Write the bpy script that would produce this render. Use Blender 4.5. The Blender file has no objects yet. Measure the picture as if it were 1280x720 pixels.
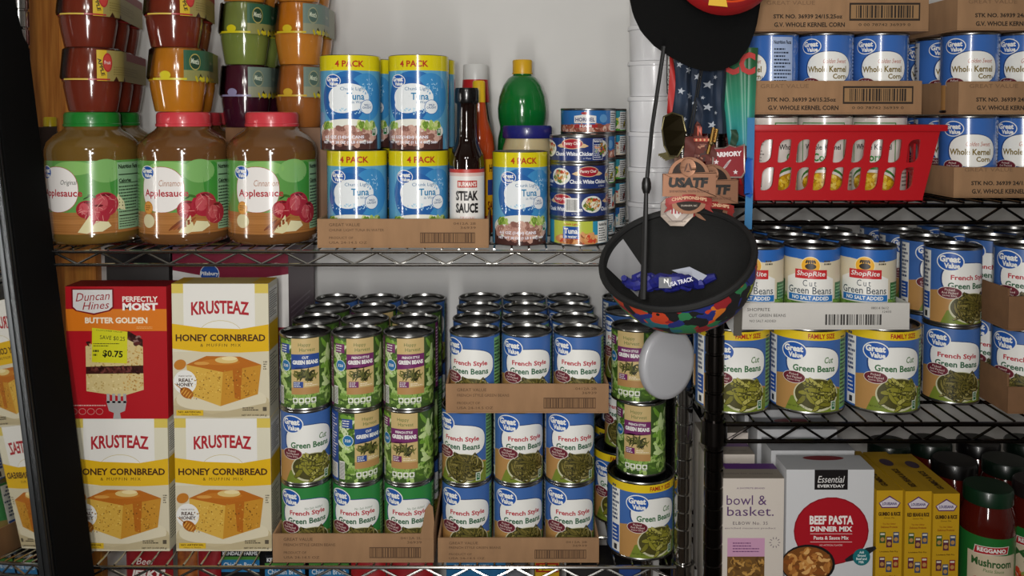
import bpy, bmesh, math, random
from mathutils import Vector, Matrix
from mathutils.geometry import tessellate_polygon

# ------------------------------------------------------------------ camera
scene = bpy.context.scene
COL = scene.collection
F, PITCH, V0 = 1080.0, math.radians(2.5), 192.0
CZ = 1.50
CP, SP = math.cos(PITCH), math.sin(PITCH)
cam_d = bpy.data.cameras.new('camera'); cam = bpy.data.objects.new('camera', cam_d)
COL.objects.link(cam); scene.camera = cam
cam.location = (0, 0, CZ); cam.rotation_euler = (math.pi/2 - PITCH, 0, 0)
cam_d.sensor_fit = 'HORIZONTAL'; cam_d.sensor_width = 36.0
cam_d.lens = 36.0*F/1280; cam_d.shift_y = -(360-V0)/1280; cam_d.clip_start = .01

# ------------------------------------------------------------------ world, lamps, exposure
w = bpy.data.worlds.new('world'); scene.world = w; w.use_nodes = True
w.node_tree.nodes['Background'].inputs[0].default_value = (1, .97, .92, 1)
w.node_tree.nodes['Background'].inputs[1].default_value = .02
def area(name, loc, target, size, energy, col=(1, .97, .93)):
    d = bpy.data.lights.new(name, 'AREA'); d.shape = 'DISK'; d.size = size; d.energy = energy; d.color = col
    o = bpy.data.objects.new(name, d); COL.objects.link(o); o.location = loc
    o.rotation_euler = (Vector(target)-Vector(loc)).to_track_quat('-Z', 'Y').to_euler()
    return o
area('ceiling_lamp', (-.30, -.55, 2.16), (-.05, 1.4, 1.3), .16, 3.2)
area('ceiling_lamp', (.22, -.50, 2.16), (.05, 1.4, 1.3), .16, 1.8)
tl = area('tube_lamp', (-.06, -.30, 1.46), (-.22, 1.3, 1.72), .03, 11.5, (1, .975, .94))
tl.data.shape = 'RECTANGLE'; tl.data.size = .075; tl.data.size_y = .85
fl = bpy.data.lights.new('phone_flash', 'SPOT'); fl.energy = 17; fl.color = (1, .98, .95); fl.shadow_soft_size = .02; fl.spot_size = math.radians(120); fl.spot_blend = 1.0
fo = bpy.data.objects.new('phone_flash', fl); COL.objects.link(fo); fo.location = (-.03, -.02, CZ+.02)
fo.rotation_euler = (Vector((-.22, 1.3, 1.40))-fo.location).to_track_quat('-Z', 'Y').to_euler()
vs = scene.view_settings
scene.display_settings.display_device = 'sRGB'
vs.view_transform = 'Standard'; vs.look = 'None'; vs.gamma = 1; vs.use_curve_mapping = False
vs.exposure = -0.12

def XZ(u, v, Y):                       # a point of the scene at depth Y from the camera
    k = (V0 - v)/F                     # (Y SP + z CP) = k (Y CP - z SP)
    z = Y*(k*CP - SP)/(CP + k*SP)
    zc = Y*CP - z*SP
    return (u-640)*zc/F, z + CZ

# ------------------------------------------------------------------ materials
def lin(h):
    h = h.lstrip('#'); c = [int(h[i:i+2], 16)/255 for i in (0, 2, 4)]
    return tuple(x/12.92 if x <= .04045 else ((x+.055)/1.055)**2.4 for x in c) + (1,)
MATS = {}
def M(hexc, rough=.4, metal=0, coat=0, var=0, scale=40, bump=0, stretch=None, hex2=None, trans=0, sss=0):
    key = (hexc, rough, metal, coat, var, scale, bump, stretch, hex2, trans, sss)
    if key in MATS: return MATS[key]
    m = bpy.data.materials.new('paint_'+hexc.lstrip('#')); m.use_nodes = True
    nt = m.node_tree; b = nt.nodes['Principled BSDF']
    b.inputs['Base Color'].default_value = lin(hexc); b.inputs['Roughness'].default_value = rough
    b.inputs['Metallic'].default_value = metal; b.inputs['Coat Weight'].default_value = coat
    if coat: b.inputs['Coat Roughness'].default_value = .06
    if trans: b.inputs['Transmission Weight'].default_value = trans
    if sss:
        b.inputs['Subsurface Weight'].default_value = sss; b.inputs['Subsurface Radius'].default_value = (.01, .006, .003)
    if var or bump or hex2:
        tc = nt.nodes.new('ShaderNodeTexCoord'); mp = nt.nodes.new('ShaderNodeMapping')
        nt.links.new(tc.outputs['Object'], mp.inputs[0])
        if stretch: mp.inputs['Scale'].default_value = stretch
        n = nt.nodes.new('ShaderNodeTexNoise'); n.inputs['Scale'].default_value = scale; n.inputs['Detail'].default_value = 5
        nt.links.new(mp.outputs[0], n.inputs['Vector'])
        if var or hex2:
            r = nt.nodes.new('ShaderNodeValToRGB')
            c = lin(hexc); c2 = lin(hex2) if hex2 else tuple(x*(1-var) for x in c[:3])+(1,)
            r.color_ramp.elements[0].color = c2; r.color_ramp.elements[1].color = c
            r.color_ramp.elements[0].position = .35; r.color_ramp.elements[1].position = .65
            nt.links.new(n.outputs['Fac'], r.inputs[0]); nt.links.new(r.outputs[0], b.inputs['Base Color'])
        if bump:
            bp = nt.nodes.new('ShaderNodeBump'); bp.inputs['Strength'].default_value = bump; bp.inputs['Distance'].default_value = .002
            nt.links.new(n.outputs['Fac'], bp.inputs['Height']); nt.links.new(bp.outputs[0], b.inputs['Normal'])
    MATS[key] = m
    return m
def clear_mat():
    if 'clear' in MATS: return MATS['clear']
    m = bpy.data.materials.new('clear_plastic'); m.use_nodes = True; nt = m.node_tree
    out = nt.nodes['Material Output']; nt.nodes.remove(nt.nodes['Principled BSDF'])
    a = nt.nodes.new('ShaderNodeBsdfTransparent'); a.inputs[0].default_value = (.93, .93, .9, 1)
    g = nt.nodes.new('ShaderNodeBsdfGlossy'); g.inputs['Roughness'].default_value = .12
    f = nt.nodes.new('ShaderNodeFresnel'); f.inputs[0].default_value = 1.35
    x = nt.nodes.new('ShaderNodeMixShader'); nt.links.new(f.outputs[0], x.inputs[0])
    nt.links.new(a.outputs[0], x.inputs[1]); nt.links.new(g.outputs[0], x.inputs[2]); nt.links.new(x.outputs[0], out.inputs[0])
    MATS['clear'] = m
    return m
STEEL = M('#9a9a98', .28, 1)
LIDM = M('#141415', .2, .7)
CHROME = M('#b4b3b0', .16, 1)
BLACKCHROME = M('#3a3634', .22, 1)
CARD = M('#a07b58', .85, var=.14, scale=60, stretch=(1, 1, .25))
CARDP = '#5b412c'

# ------------------------------------------------------------------ mesh helpers
class MB:
    def __init__(s): s.v, s.f, s.m = [], [], []
    def add(s, vs, fs, mi=0):
        o = len(s.v); s.v += [tuple(p) for p in vs]; s.f += [tuple(i+o for i in f) for f in fs]; s.m += [mi]*len(fs); return s
    def box(s, x0, x1, y0, y1, z0, z1, mi=0):
        return s.add([(x0,y0,z0),(x1,y0,z0),(x1,y1,z0),(x0,y1,z0),(x0,y0,z1),(x1,y0,z1),(x1,y1,z1),(x0,y1,z1)],
              [(3,2,1,0),(4,5,6,7),(0,1,5,4),(1,2,6,5),(2,3,7,6),(3,0,4,7)], mi)
    def lathe(s, prof, seg=32, c=(0, 0), mi=0, a0=0, a1=2*math.pi, sx=1, sy=1):
        full = abs(a1-a0-2*math.pi) < 1e-6; n = seg if full else seg+1
        vs, fs = [], []
        for r, z in prof:
            for i in range(n):
                a = a0+(a1-a0)*i/seg; vs.append((c[0]+r*math.cos(a)*sx, c[1]+r*math.sin(a)*sy, z))
        for j in range(len(prof)-1):
            for i in range(seg):
                k = (i+1) % n
                q = [j*n+i, j*n+k, (j+1)*n+k, (j+1)*n+i]
                if prof[j][0] < 1e-7: q = [j*n, (j+1)*n+k, (j+1)*n+i]
                elif prof[j+1][0] < 1e-7: q = [j*n+i, j*n+k, (j+1)*n]
                fs.append(q)
        return s.add(vs, fs, mi)
    def tube(s, pts, r, seg=8, mi=0, cap=True):
        pts = [Vector(p) for p in pts]; vs, fs = [], []; n = len(pts)
        rr = r if isinstance(r, (list, tuple)) else [r]*n
        up = Vector((0, 0, 1))
        for i, p in enumerate(pts):
            d = (pts[min(i+1, n-1)]-pts[max(i-1, 0)]).normalized()
            a = d.cross(up)
            if a.length < .05: a = d.cross(Vector((0, 1, 0)))
            a.normalize(); b = a.cross(d)
            for k in range(seg):
                t = 2*math.pi*k/seg; vs.append(p+(a*math.cos(t)+b*math.sin(t))*rr[i])
        for i in range(n-1):
            for k in range(seg):
                q = (k+1) % seg; fs.append((i*seg+k, i*seg+q, (i+1)*seg+q, (i+1)*seg+k))
        if cap: fs += [tuple(range(seg)), tuple(range((n-1)*seg, n*seg))]
        return s.add(vs, fs, mi)
    def prism(s, pts, y0, y1, mi=0):            # outline in x,z, thickness in y
        n = len(pts); vs = [(x, y0, z) for x, z in pts]+[(x, y1, z) for x, z in pts]
        fs = [tuple(t) for t in tessellate_polygon([[Vector((x, z, 0)) for x, z in pts]])]
        fs += [tuple(i+n for i in t) for t in fs]
        fs += [(i, (i+1) % n, (i+1) % n+n, i+n) for i in range(n)]
        return s.add(vs, fs, mi)
    def grid(s, fn, nu, nv, mi=0, closed=False):
        vs = [fn(i/nu, j/nv) for j in range(nv+1) for i in range(nu+1)]
        return s.add(vs, [(j*(nu+1)+i, j*(nu+1)+i+1, (j+1)*(nu+1)+i+1, (j+1)*(nu+1)+i) for j in range(nv) for i in range(nu)], mi)
    def build(s, name, mats, parent=None, smooth=True, bevel=0, ang=38):
        me = bpy.data.meshes.new(name); me.from_pydata([tuple(v) for v in s.v], [], s.f)
        if not isinstance(mats, (list, tuple)): mats = [mats]
        for m in mats: me.materials.append(m)
        if len(mats) > 1: me.polygons.foreach_set('material_index', s.m)
        bm = bmesh.new(); bm.from_mesh(me)
        if bevel: bmesh.ops.bevel(bm, geom=bm.edges[:], offset=bevel, segments=2, affect='EDGES', profile=.6)
        bmesh.ops.recalc_face_normals(bm, faces=bm.faces[:]); bm.to_mesh(me); bm.free()
        if smooth: me.shade_smooth(); me.set_sharp_from_angle(angle=math.radians(ang))
        o = bpy.data.objects.new(name, me); COL.objects.link(o)
        if parent: o.parent = parent
        return o
def empty(name):
    o = bpy.data.objects.new(name, None); COL.objects.link(o); o.empty_display_size = .02; return o
def tag(o, label=None, cat=None, group=None, kind=None):
    if label: o['label'] = label
    if cat: o['category'] = cat
    if group: o['group'] = group
    if kind: o['kind'] = kind
    return o
def copy_tree(o, parent=None):
    c = o.copy(); COL.objects.link(c); c.parent = parent
    for ch in [x for x in KIDS.get(o.name, [])]: copy_tree(ch, c)
    return c
KIDS = {}
def snapshot(o):
    KIDS[o.name] = list(o.children)
    for ch in o.children: snapshot(ch)
PROTO = {}
def inst(key, builder, loc, rotz, label, cat, group=None):
    if key not in PROTO:
        o = builder(); PROTO[key] = o; snapshot(o)
    else: o = copy_tree(PROTO[key])
    o.location = loc; o.rotation_euler = (0, 0, rotz)
    if 'group' in o.keys(): del o['group']
    return tag(o, label, cat, group)
def face_cam(x, y): return -math.atan2(x, y)

# ------------------------------------------------------------------ flat print (labels): layers of small polygons
TXT = {}
def text_mesh(s, bold=0, shear=0, spacing=1.0):
    key = (s, bold, shear, spacing)
    if key in TXT: return TXT[key]
    c = bpy.data.curves.new('t', 'FONT'); c.body = s; c.resolution_u = 2; c.offset = bold; c.shear = shear; c.space_character = spacing
    o = bpy.data.objects.new('t', c); me = o.to_mesh()
    vs = [(v.co.x, v.co.y) for v in me.vertices]; fs = [tuple(p.vertices) for p in me.polygons]
    o.to_mesh_clear(); bpy.data.objects.remove(o); bpy.data.curves.remove(c)
    xs = [v[0] for v in vs]; ys = [v[1] for v in vs]
    x0, x1, y0, y1 = min(xs), max(xs), min(ys), max(ys)
    TXT[key] = ([((x-x0)/(x1-x0)-.5, (y-y0)/(y1-y0)-.5) for x, y in vs], fs)
    return TXT[key]
class Pr:                                   # units: millimetres
    def __init__(s, seed=1, rough=.38, coat=0): s.p = []; s.r = random.Random(seed); s.rough = rough; s.coat = coat
    def raw(s, vs, fs, col, L): s.p.append((vs, fs, col, L)); return s
    def rect(s, u0, v0, u1, v1, col, L=1): return s.raw([(u0,v0),(u1,v0),(u1,v1),(u0,v1)], [(0,1,2,3)], col, L)
    def poly(s, pts, col, L=1):
        fs = []
        for t in tessellate_polygon([[Vector((a, b, 0)) for a, b in pts]]):
            A, B, C = (pts[i] for i in t)
            fs.append(tuple(t) if (B[0]-A[0])*(C[1]-A[1])-(B[1]-A[1])*(C[0]-A[0]) > 0 else tuple(t)[::-1])
        return s.raw(pts, fs, col, L)
    def ell(s, cx, cy, w, h, col, L=1, n=26, p=2.0, rot=0):
        pts = []; cr, sr = math.cos(rot), math.sin(rot)
        for i in range(n):
            t = 2*math.pi*i/n; c, q = math.cos(t), math.sin(t)
            x = w/2*math.copysign(abs(c)**(2/p), c); y = h/2*math.copysign(abs(q)**(2/p), q)
            pts.append((cx+x*cr-y*sr, cy+x*sr+y*cr))
        return s.raw(pts, [tuple(range(n))], col, L)
    def text(s, t, cx, cy, w, h, col, L=4, bold=.0, shear=0, rot=0, arc=0, sp=1.0):
        vs, fs = text_mesh(t, bold, shear, sp); cr, sr = math.cos(rot), math.sin(rot); out = []
        for x, y in vs:
            X, Y = x*w, y*h + arc*(1-4*x*x)
            out.append((cx+X*cr-Y*sr, cy+X*sr+Y*cr))
        return s.raw(out, fs, col, L)
    def cap(s, cx, cy, ln, wd, a, col, L=2, bend=0):
        n = 4; top, bot = [], []
        for i in range(n+1):
            t = i/n-.5; x = t*ln; y = bend*(1-4*t*t)*ln; r = wd/2*(1 if 0 < i < n else .45)
            top.append((x, y+r)); bot.append((x, y-r))
        pts = bot+top[::-1]; ca, sa = math.cos(a), math.sin(a)
        pts = [(cx+x*ca-y*sa, cy+x*sa+y*ca) for x, y in pts]; m = len(pts)
        return s.raw(pts, [(i, i+1, m-2-i, m-1-i) for i in range(n)], col, L)
    def scatter(s, cx, cy, w, h, n, ln, wd, cols, L=2, bend=0, dl=3, edge=None):
        for i in range(n):
            while True:
                x, y = s.r.uniform(-1, 1), s.r.uniform(-1, 1)
                if x*x+y*y < 1: break
            X, Y, l_, w_, a_, b_ = cx+x*(w/2-ln*.35), cy+y*(h/2-wd*.6), ln*s.r.uniform(.7, 1.15), wd*s.r.uniform(.8, 1.15), s.r.uniform(0, math.pi), bend*s.r.choice((-1, 1))
            if edge: s.cap(X, Y-wd*.08, l_*1.04, w_*1.42, a_, edge, L+dl*(i-.5)/n, b_)
            s.cap(X, Y, l_, w_, a_, s.r.choice(cols), L+dl*i/n, b_)
        return s
    def fill(s, u0, v0, u1, v1, n, ln, wd, cols, L=2, bend=0, dl=2):
        for i in range(n):
            x, y = s.r.uniform(u0+ln*.4, u1-ln*.4), s.r.uniform(v0+wd*.6, v1-wd*.6)
            s.cap(x, y, ln*s.r.uniform(.6, 1.1), wd*s.r.uniform(.7, 1.2), s.r.uniform(-.6, 3.3), s.r.choice(cols), L+dl*i/n, bend*s.r.choice((-1, 1)))
        return s
    def lines(s, u0, v0, u1, v1, n, col, L=2, fillf=.5, words=True):
        dv = (v1-v0)/n
        for i in range(n):
            y = v1-dv*(i+.5); x = u0; end = u0+(u1-u0)*s.r.uniform(.55, 1)
            while x < end-.3:
                ww = s.r.uniform(1.2, 4) if words else end-x
                s.rect(x, y-dv*fillf/2, min(x+ww, end), y+dv*fillf/2, col, L); x += ww+.7
        return s
    def bars(s, u0, v0, u1, v1, col='#1c1a18', L=2):
        x = u0
        while x < u1:
            ww = s.r.choice((.35, .35, .7, 1.0))*(u1-u0)/30
            s.rect(x, v0, min(x+ww, u1), v1, col, L); x += ww+s.r.choice((.4, .4, .8))*(u1-u0)/30
        return s
    def star(s, cx, cy, r, col, L=2, rot=0, k=.42):
        pts = [(cx+(r if i % 2 == 0 else r*k)*math.sin(rot+i*math.pi/5), cy+(r if i % 2 == 0 else r*k)*math.cos(rot+i*math.pi/5)) for i in range(10)]
        return s.poly(pts, col, L)
    def build(s, name, parent, R=None, y=0, step=4.0, off=.0003, dl=.00009, mapper=None):
        cols = []; bm = bmesh.new(); us = []
        for vs, fs, col, L in s.p:
            if col not in cols: cols.append(col)
            mi = cols.index(col); bv = [bm.verts.new((a, b, L)) for a, b in vs]; us += [a for a, b in vs]
            for f in fs:
                try: q = bm.faces.new([bv[i] for i in f]); q.material_index = mi
                except ValueError: pass
        if R or mapper:
            u = math.ceil(min(us)/step)*step
            while u < max(us):
                bmesh.ops.bisect_plane(bm, geom=bm.verts[:]+bm.edges[:]+bm.faces[:], plane_co=(u+.013, 0, 0), plane_no=(1, 0, 0), dist=1e-5)
                u += step
        for v in bm.verts:
            a, b, L = v.co; o = off+dl*L
            if mapper: v.co = mapper(a/1000, b/1000, o)
            elif R: t = a/1000/R; v.co = ((R+o)*math.sin(t), -(R+o)*math.cos(t), b/1000)
            else: v.co = (a/1000, y-o, b/1000)
        me = bpy.data.meshes.new(name); bm.to_mesh(me); bm.free()
        if R:
            me.shade_smooth(); me.normals_split_custom_set_from_vertices([Vector((v.co.x, v.co.y, 0)).normalized() for v in me.vertices])
        for c in cols: me.materials.append(M(c, s.rough, coat=s.coat))
        o = bpy.data.objects.new(name, me); COL.objects.link(o); o.parent = parent
        return o

# ================================================================== the room
YW = 1.63
def struct(name, mb, mat, parent=None, **k):
    o = mb.build(name, mat, parent, **k); return tag(o, kind='structure')
WALL = M('#e4e3e0', .75, var=.05, scale=6, bump=.15)
struct('wall_back', MB().box(-1.6, 1.9, YW, YW+.1, 0, 2.5), WALL, smooth=False)
struct('wall_left', MB().box(-1.7, -1.6, -2, YW, 0, 2.5), WALL, smooth=False)
struct('wall_right', MB().box(1.9, 2.0, -2, YW, 0, 2.5), WALL, smooth=False)
struct('wall_front', MB().box(-1.7, 2.0, -2.1, -2, 0, 2.5), WALL, smooth=False)
struct('ceiling', MB().box(-1.7, 2.0, -2.1, YW+.1, 2.5, 2.6), M('#d4d2cc', .8), smooth=False)
struct('floor', MB().box(-1.7, 2.0, -2.1, YW+.1, -.1, 0), M('#6e5a47', .5, var=.3, scale=9, stretch=(1, 8, 1)), smooth=False)
OAK = M('#e0943a', .5, hex2='#bd6e20', scale=16, stretch=(9, 1, .55))
dx0, dx1 = XZ(30, 200, YW-.02)[0], XZ(121, 330, YW-.02)[0]
dr = struct('door_1', MB().box(dx0-.62, dx1-.062, YW-.014, YW, 0, 2.06), OAK)
tag(dr, 'oak panelled door edge on the back wall behind the jars', 'door')
cs = struct('trim_1', MB().box(dx1-.060, dx1, YW-.024, YW, 0, 2.12), OAK, smooth=True, bevel=.003)
tag(cs, 'oak door casing strip on the back wall', 'trim')

# ================================================================== wire racks
ZT = XZ(640, 309, 1.215)[1]; ZL = XZ(640, 705, 1.205)[1]; ZB = ZL - .31
RT = XZ(1000, 251.5, 1.105)[1]; RM = XZ(1000, 525, 1.105)[1]; RB = RM - .285
def groove_post(x, y, z1, r=.0125):
    prof = [(0, 0), (r, 0)]; z = .02
    while z < z1-.03:
        prof += [(r, z), (r-.0016, z+.0012), (r-.0016, z+.0032), (r, z+.0044)]; z += .0254
    prof += [(r, z1), (r*.6, z1+.004), (0, z1+.004)]
    return MB().lathe(prof, 18, (x, y))
def rack(name, label, x0, x1, y0, y1, zs, ztop, mat, drop=.0185, rk=1.0):
    root = empty(name); tag(root, label, 'shelving'); root.location = ((x0+x1)/2, (y0+y1)/2, 0)
    ox, oy = root.location.x, root.location.y
    X0, X1, Y0, Y1 = x0-ox, x1-ox, y0-oy, y1-oy
    for x in (X0, X1):
        for y in (Y0+.012, Y1-.012): groove_post(x, y, ztop).build('post', mat, root, ang=50)
    for z in zs:
        t = z-.0026*rk-.0022; b = t-drop; m = MB()
        for zz, r in ((t, .0026*rk), (b, .0024*rk)):
            m.tube([(X0+.012, Y0, zz), (X1-.012, Y0, zz)], r); m.tube([(X0+.012, Y1, zz), (X1-.012, Y1, zz)], r)
            m.tube([(X0, Y0+.02, zz), (X0, Y1-.02, zz)], r); m.tube([(X1, Y0+.02, zz), (X1, Y1-.02, zz)], r)
        sh = m.build('shelf', mat, root)
        for yy in (Y0, Y1):
            n = round((X1-X0-.03)/.031); n -= n % 2
            MB().tube([(X0+.015+(X1-X0-.03)*i/n, yy+.0005, t-.001 if i % 2 else b+.001) for i in range(n+1)], .0019, 6).build('truss_wire', mat, sh)
        for xx in (X0, X1):
            MB().tube([(xx, Y0+.025+(Y1-Y0-.05)*i/10, t-.001 if i % 2 else b+.001) for i in range(11)], .0019, 6).build('truss_wire', mat, sh)
        d = MB(); n = round((X1-X0)/.0245)
        for i in range(1, n): d.tube([(X0+(X1-X0)*i/n, Y0, z-.0016), (X0+(X1-X0)*i/n, Y1, z-.0016)], .0015, 6)
        for k in (.25, .5, .75):
            yy = Y0+(Y1-Y0)*k; d.tube([(X0, yy, t-.0015), (X1, yy, t-.0015)], .0024, 6)
        tag(d.build('wire_deck', mat, sh), kind='stuff')
        for x in (X0, X1):
            for y in (Y0+.012, Y1-.012):
                MB().lathe([(.0128, b-.006), (.0175, b-.006), (.0165, t+.002), (.0128, t+.002)], 18, (x, y)).build('collar', mat, sh)
    return root
LX0, LX1, LY0, LY1 = -.690, XZ(855, 560, 1.215)[0], 1.205, 1.565
RX0 = XZ(892, 560, 1.118)[0]; RX1 = RX0+.92; RY0, RY1 = 1.105, 1.465
rack('wire_shelving_rack', 'chrome wire shelving rack holding applesauce jars, tuna and green beans', LX0, LX1, LY0, LY1, (ZB, ZL, ZT), 1.9, CHROME)
rack('wire_shelving_rack', 'black wire shelving rack holding corn, red basket and pasta boxes', RX0, RX1, RY0, RY1, (RB, RM, RT), 1.9, BLACKCHROME, .0225, 1.25)

# ================================================================== leaning mirror at the left
def mirror():
    th = math.radians(-15); al = math.radians(7.0)
    n = Vector((math.cos(th), math.sin(th), 0)); d = Vector((-math.sin(th), math.cos(th), 0))
    up = Vector((-n.x*math.sin(al), -n.y*math.sin(al), math.cos(al))); nn = d.cross(up).normalized()
    ex, ez = XZ(39, 590, 1.13)
    base = Vector((ex, 1.13, ez)) - up*(ez/up.z)
    root = empty('floor_mirror'); tag(root, 'tall black-framed mirror leaning at the left, reflecting the cornbread boxes', 'mirror')
    mw = Matrix((( d.x, up.x, nn.x, base.x), (d.y, up.y, nn.y, base.y), (d.z, up.z, nn.z, base.z), (0, 0, 0, 1)))
    root.matrix_world = mw        # local x = towards the shelves, y = up, z = out of the glass
    ztop = XZ(8, 62, 1.15)[1]/up.z
    def bx(a0, a1, b0, b1, c0, c1): return MB().box(a0, a1, b0, b1, c0, c1)
    BLK = M('#040404', .8); BLK.node_tree.nodes['Principled BSDF'].inputs['Specular IOR Level'].default_value = .12
    bx(-.46, 0, .06, ztop, -.004, 0).build('mirror_glass', M('#dcdcda', .02, 1), root, smooth=False)
    bx(-.50, .074, .06, ztop+.6, -.022, -.0045).build('backboard', M('#171412', .7), root)
    bx(.010, .074, .02, ztop+.6, -.004, .012).build('frame_stile', BLK, root, bevel=.003)
    bx(-.50, -.46, .02, ztop+.6, -.004, .012).build('frame_stile', BLK, root, bevel=.003)
    bx(-.46, .010, ztop+.002, ztop+.6, -.004, .011).build('frame_rail', BLK, root, bevel=.003)
    bx(-.46, .010, .02, .058, -.004, .011).build('frame_rail', BLK, root, bevel=.003)
    for a in (.0005, .0055):
        bx(a, a+.0036, .06, ztop, 0, .009).build('metal_trim', M('#4a4c4e', .42, 1), root, bevel=.001)
mirror()

# ================================================================== printed labels
WHT, BLU, GVB, NAVY = '#efefea', '#4069ab', '#1d55aa', '#20345f'
def gv_logo(p, cx, cy, s=1.0, L=5):
    p.ell(cx, cy, 26.4*s, 20*s, WHT, L, n=30); p.ell(cx, cy, 24.2*s, 17.8*s, GVB, L+.7, n=30)
    p.text('Great', cx-.5*s, cy+2.9*s, 19.5*s, 7*s, WHT, L+1.5, bold=.045); p.text('Value', cx+1.6*s, cy-4*s, 15*s, 5.6*s, WHT, L+1.5, bold=.045)
def side_panels(p, C, H, left=WHT, lc='#2c3f66', right='#79b06a', rc='#1f2b1c'):
    p.rect(-62, 6, -46, H-7, left, 1); p.lines(-61, H*.45, -47, H-9, 9, lc, 2, .55); p.rect(-61, 20, -47, H*.40, '#2a55a8', 2)
    p.lines(-60, 22, -48, H*.38, 4, WHT, 3, .4); p.rect(-57, 8, -51, 16, '#33363a', 2)
    p.rect(47, 6, 68, H-7, right, 1)
    for i in range(9): p.rect(48, H-16-i*9.2, 67, H-15.2-i*9.2, rc, 2)
    p.lines(48, 10, 66, H-10, 18, rc, 2, .45)
def beans_bowl(p, cx, cy, w, h, kind, L=3):
    p.ell(cx, cy, w, h, '#c9c7a4', L, n=34); p.ell(cx, cy+1, w-4, h-4, '#4c481f', L+.5, n=34)
    if kind == 'cut': p.scatter(cx, cy+2, w-5, h-4, 40, w*.30, w*.085, ['#8c882f', '#a09c42', '#787526', '#b0aa58'], L+1, .06, 3, '#45431a')
    else: p.scatter(cx, cy+1, w-5, h-5, 52, w*.36, w*.050, ['#80753a', '#70652e', '#8f8550', '#605824'], L+1, .16, 3, '#2c2a10')
def gv_beans(R, H, kind, base=BLU, top=None, seed=1, sub=None):
    p = Pr(seed); C = math.pi*R*1000; h = H*1000; k = h/108
    p.rect(-C, 3.5, C, h-3.5, base, 0)
    p.poly([(-46, 3.5), (47, 3.5), (47, h*.30), (30, h*.34), (8, h*.30), (-14, h*.40), (-34, h*.45), (-46, h*.43)], '#b5884f' if base == BLU else '#8b7a3c', 1)
    p.poly([(-30, 3.5), (47, 3.5), (47, h*.28), (34, h*.31), (16, h*.12), (-8, h*.22), (-22, h*.20)], '#76862e', 1.4)
    side_panels(p, C, h)
    yt = h-3.5
    if top:
        p.rect(-C, h-15, C, yt, '#e3c41e', 1.5); p.text(top, 17, h-9.3, 36, 6.6, '#a8211c', 3, bold=.03); yt = h-15
    cx = 7; q = 1.19 if not top else 1.10*k; bh = (47 if not top else 43*k)
    p.ell(cx, h*.60, 64*q, bh, '#23447f', 1.8, n=36, p=2.5); p.ell(cx+.6, h*.60, 61.5*q, bh-2.2, WHT, 2.2, n=36, p=2.5)
    gv_logo(p, -16*q, yt-13.5*q, q*1.10)
    if kind == 'french':
        p.text('French Style', cx+1, h*.615, 44*q, 7.4*q, '#b8283a', 4, bold=.028); p.text('Green Beans', cx, h*.518, 48*q, 7.2*q, '#2c6142', 4, bold=.028)
        if sub: p.text(sub, cx+10, h*.685, 26, 3.4, '#7c8f7c', 4, shear=.2)
    else:
        p.text('Cut', cx+17*q, h*.64, 11*q, 7.2*q, '#4c7a3e', 4, shear=.25, bold=.015); p.text('Green Beans', cx+1, h*.54, 48*q, 7.6*q, '#2c6a3a', 4, bold=.028)
    beans_bowl(p, 11*k, h*.235, 52*q, h*.39, kind)
    p.ell(-16*q, h*.425, 26*q, 14.4*q, '#e4dcd4', 6.5); p.ell(-16*q, h*.425, 24.8*q, 13.2*q, '#6a2230', 7)
    for i, t in enumerate(('Picked', 'And Packed', 'Same Day')): p.text(t, -16*q, h*.425+(3.4-3.4*i)*q, (10, 17, 15)[i]*q, 2.5*q, '#ead9cf', 8)
    p.rect(29*k, 6, 36*k, 18, '#dfe6d6', 7); p.rect(30*k, 7, 35*k, 17, '#2f6b41', 7.5); p.text('2', 32.5*k, 13, 2.6, 5, WHT, 8)
    if top: p.text('NET WT 28 OZ (1 LB 12 OZ) 794g', -4, 9.5, 44, 3, '#37411b', 8)
    return p
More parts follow.
